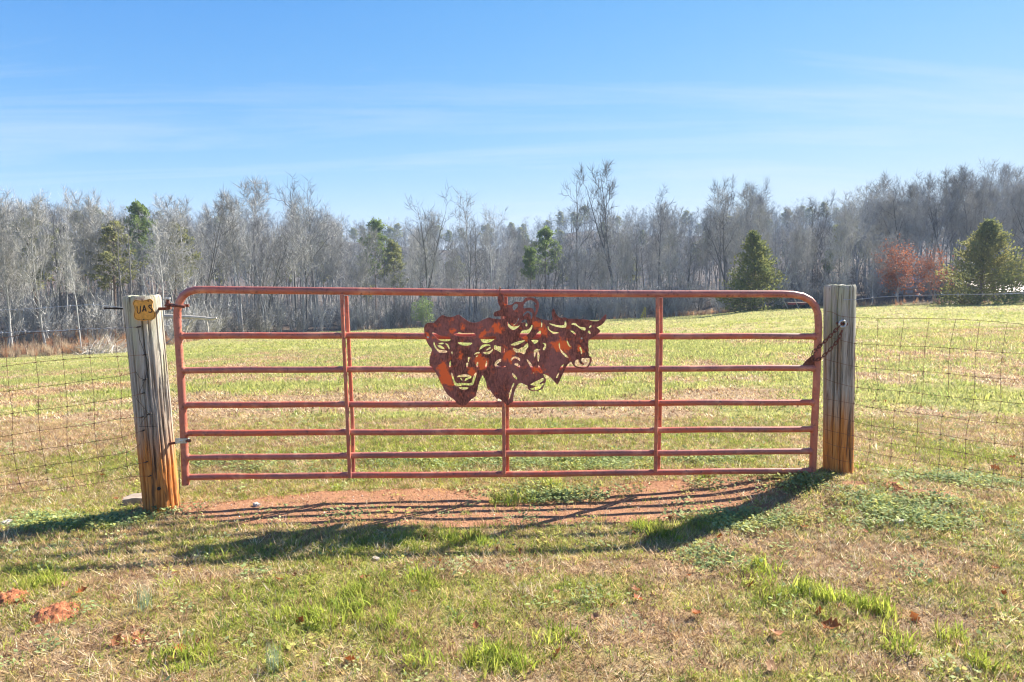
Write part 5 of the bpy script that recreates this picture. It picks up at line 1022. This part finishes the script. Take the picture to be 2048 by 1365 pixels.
# flatbed trailer
D = 68; x0, x1 = P(1568, 610, D)[0], P(1625, 610, D)[0]; xm = (x0 + x1) / 2; g = Hs(xm, D); org = np.array([xm, D, g]); e = empty('flatbed_trailer', org, label='low wooden flatbed trailer with leaning posts beyond the right corner of the gate', cat='trailer')
for k in range(5): MB().box((xm - 0.25, D - 0.8 + 0.4 * k, g + 0.52), x1 - x0 - 0.6, 0.37, 0.07).build('deck_board', M['deck'], e, org, sm=False)
MB().box((xm - 0.25, D - 1.02, g + 0.43), x1 - x0 - 0.5, 0.08, 0.16).build('side_rail', M['redpaint'], e, org, sm=False); MB().box((x1 - 0.3, D, g + 0.46), 0.5, 1.7, 0.34).build('headboard', M['redpaint'], e, org, sm=False)
for dx in (-0.5, 0.4):
    m = MB(); m.tube([(xm + dx, D - 1.1, g + 0.22), (xm + dx, D - 0.88, g + 0.22)], 0.24, 16); m.build('wheel', M['tire'], e, org)
for dx, ln in ((-0.6, 0.0), (0.45, 0.35)): m = MB(); m.tube([(x0 + dx + 0.55, D - 1.1, g), (x0 + dx - 0.1, D - 1.1, g + 1.1 + ln)], 0.05, 6); m.build('leaning_post', M['log'], e, org)
# pale fallen log on its broken limbs, brush pile, yellow slide, green shrub, purple tree
D = 61; pts = [P(330, 633, D), P(365, 634, D), (P(400, 636, D)), P(424, 638, D), P(433, 636, D)]; org = np.array([pts[0][0], D, Hs(pts[0][0], D)]); e = empty('fallen_tree', org, label='pale fallen trunk propped on broken limbs behind the left corner of the gate', cat='fallen tree')
m = MB(); m.tube(spl(pts, 5), np.linspace(0.20, 0.10, 21), 8); m.build('trunk', M['log'], e, org)
for a, b in [((392, 637), (372, 662)), ((380, 637), (362, 672)), ((345, 634), (352, 690)), ((412, 637), (418, 676))]:
    p, q = P(*a, D), P(*b, D - 0.4); q[2] = min(q[2], Hs(q[0], q[1]) - 0.05) if b[1] > 670 else q[2]
    if b[1] <= 670: q = q + (q - p) * 2.0; q[2] = Hs(q[0], q[1]) - 0.05
    m = MB(); m.tube([p, (p + q) / 2 + np.array([0.05, 0, 0.05]), q], [0.09, 0.07, 0.05], 6); m.build('broken_limb', M['log'], e, org)
r = np.random.default_rng(77); m = MB(); c0 = P(203, 690, 52.0); org = np.array([c0[0], 52.0, Hs(c0[0], 52.0)])
for i in range(330):
    bx = org[0] + r.normal(0, 1.05); by = 52.6 + r.normal(0, .8); b = np.array([bx, by, Hs(bx, by) - 0.05]); d = np.array([r.normal(0.25, .55), r.normal(0, .5), 1.0]); L = r.uniform(0.8, 2.3) * math.exp(-((bx - org[0]) / 1.9) ** 2); p, _ = bend(b, d / np.linalg.norm(d), L, 3, -0.75, r, .08); m.tube(p, np.linspace(0.022, 0.008, 4), 3, False)
tag(m.build('brush_pile', M['cane'], None, org), 'heap of pale dry canes at the field edge left of the signed post', 'brush pile', kind='stuff')
D = 82; c = P(1287, 634, D); g = Hs(c[0], D); org = np.array([c[0], D, g]); m = MB()
for i in range(5): t = i / 4; m.box((c[0] - 0.25 + 0.42 * t, D, g + 0.08 + 1.05 * t), 0.16, 0.45, 0.30, Matrix.Rotation(-0.38, 3, 'Y'))
m.box((c[0] + 0.2, D - .25, g + 0.5), 0.06, 0.05, 1.0); m.box((c[0] + 0.2, D + .25, g + 0.5), 0.06, 0.05, 1.0); tag(m.build('yellow_slide', M['yellow'], None, org, sm=False), 'small yellow slide at the wood edge behind the third bay of the gate', 'slide')
def leaf_bush(name, px, D, h, w, mat, label, seed, n=1500, zc=0.55, cat='shrub', trunk_h=0.0):
    r = np.random.default_rng(seed); u = (px - CX) / FPX; x = u * D; g = Hs(x, D); org = np.array([x, D, g]); e = empty(name, org, label=label, cat=cat); T, C = MB(), MB()
    for i in range(9): az = r.uniform(0, 6.28); p, _ = bend((x, D, g - 0.05), (0.3 * math.cos(az), 0.3 * math.sin(az), 1), h * 0.8, 4, 0, r, .1); T.tube(p, np.linspace(0.05, 0.012, 5), 5, False)
    o = r.normal(0, 1, (n, 3)); o /= np.linalg.norm(o, axis=1)[:, None]; rad = r.random((n, 1)) ** 0.45 * (0.65 + 0.7 * vnoise(o[:, 0] * 2.2 + 4, o[:, 2] * 2.2 + o[:, 1], seed))[:, None]
    cc = org + np.array([0, 0, h * zc]) + o * rad * np.array([w / 2, w / 2, h * 0.5]); C.add(*quads(cc, r.normal(0, 1, (n, 3)), o + r.normal(0, .5, (n, 3)), r.uniform(.14, .3, n), r))
    T.build('stems', M['bark'], e, org); C.build('crown', mat, e, org, sm=False)
leaf_bush('green_shrub', 846, 88.5, 4.0, 2.6, M['greenleaf'], 'green leafy shrub at the wood edge left of the bull plate', 5)
leaf_bush('purple_tree', 2044, 74.5, P(2044, 528, 74.5)[2] - Hs((2044 - CX) / FPX * 74.5, 74.5), 2.8, M['purple'], 'dark purple-leaved small tree at the right edge above the barn', 6, 2200, 0.7, 'tree')

# two blue-green wisps of taller grass in the foreground
wis = blade_mesh('wisp_grass', 40, 0.12, 0.22, 0.02, 0.003, 0.02, 0.35, None, 400)
for px, py, s, lab in [(290, 1222, .75, 'blue-green upright wisp of grass right of the clay mounds'), (549, 1348, .7, 'blue-green upright wisp of grass at the bottom edge')]:
    c = ground_at(px, py); o = link('grass_wisp', wis, None, tuple(c)); o.scale = (s, s, s); tag(o, lab, 'grass', 'upright grass wisps')
M['wisp'] = leafmat('blue_green_wisp', obj_tint((0.28, 0.36, 0.22), (0.32, 0.40, 0.25)), 0.35); wis.materials.append(M['wisp'])

# ------------------------------------------------------------------ air
HAZE = 0.0005
if HAZE > 0:
    m, nt, out = newmat('pale_air'); pv = nd(nt, 'ShaderNodeVolumePrincipled', {'Color': (0.62, 0.80, 1.0, 1), 'Density': HAZE, 'Anisotropy': 0.0}); nt.links.new(pv.outputs[0], out.inputs['Volume'])
    hz = MB(); hz.box((0, 345, 14), 2060, 780, 92); o = hz.build('haze', m, None, (0, 0, 0), sm=False); tag(o, 'thin pale blue air over the whole field', 'haze', kind='stuff')
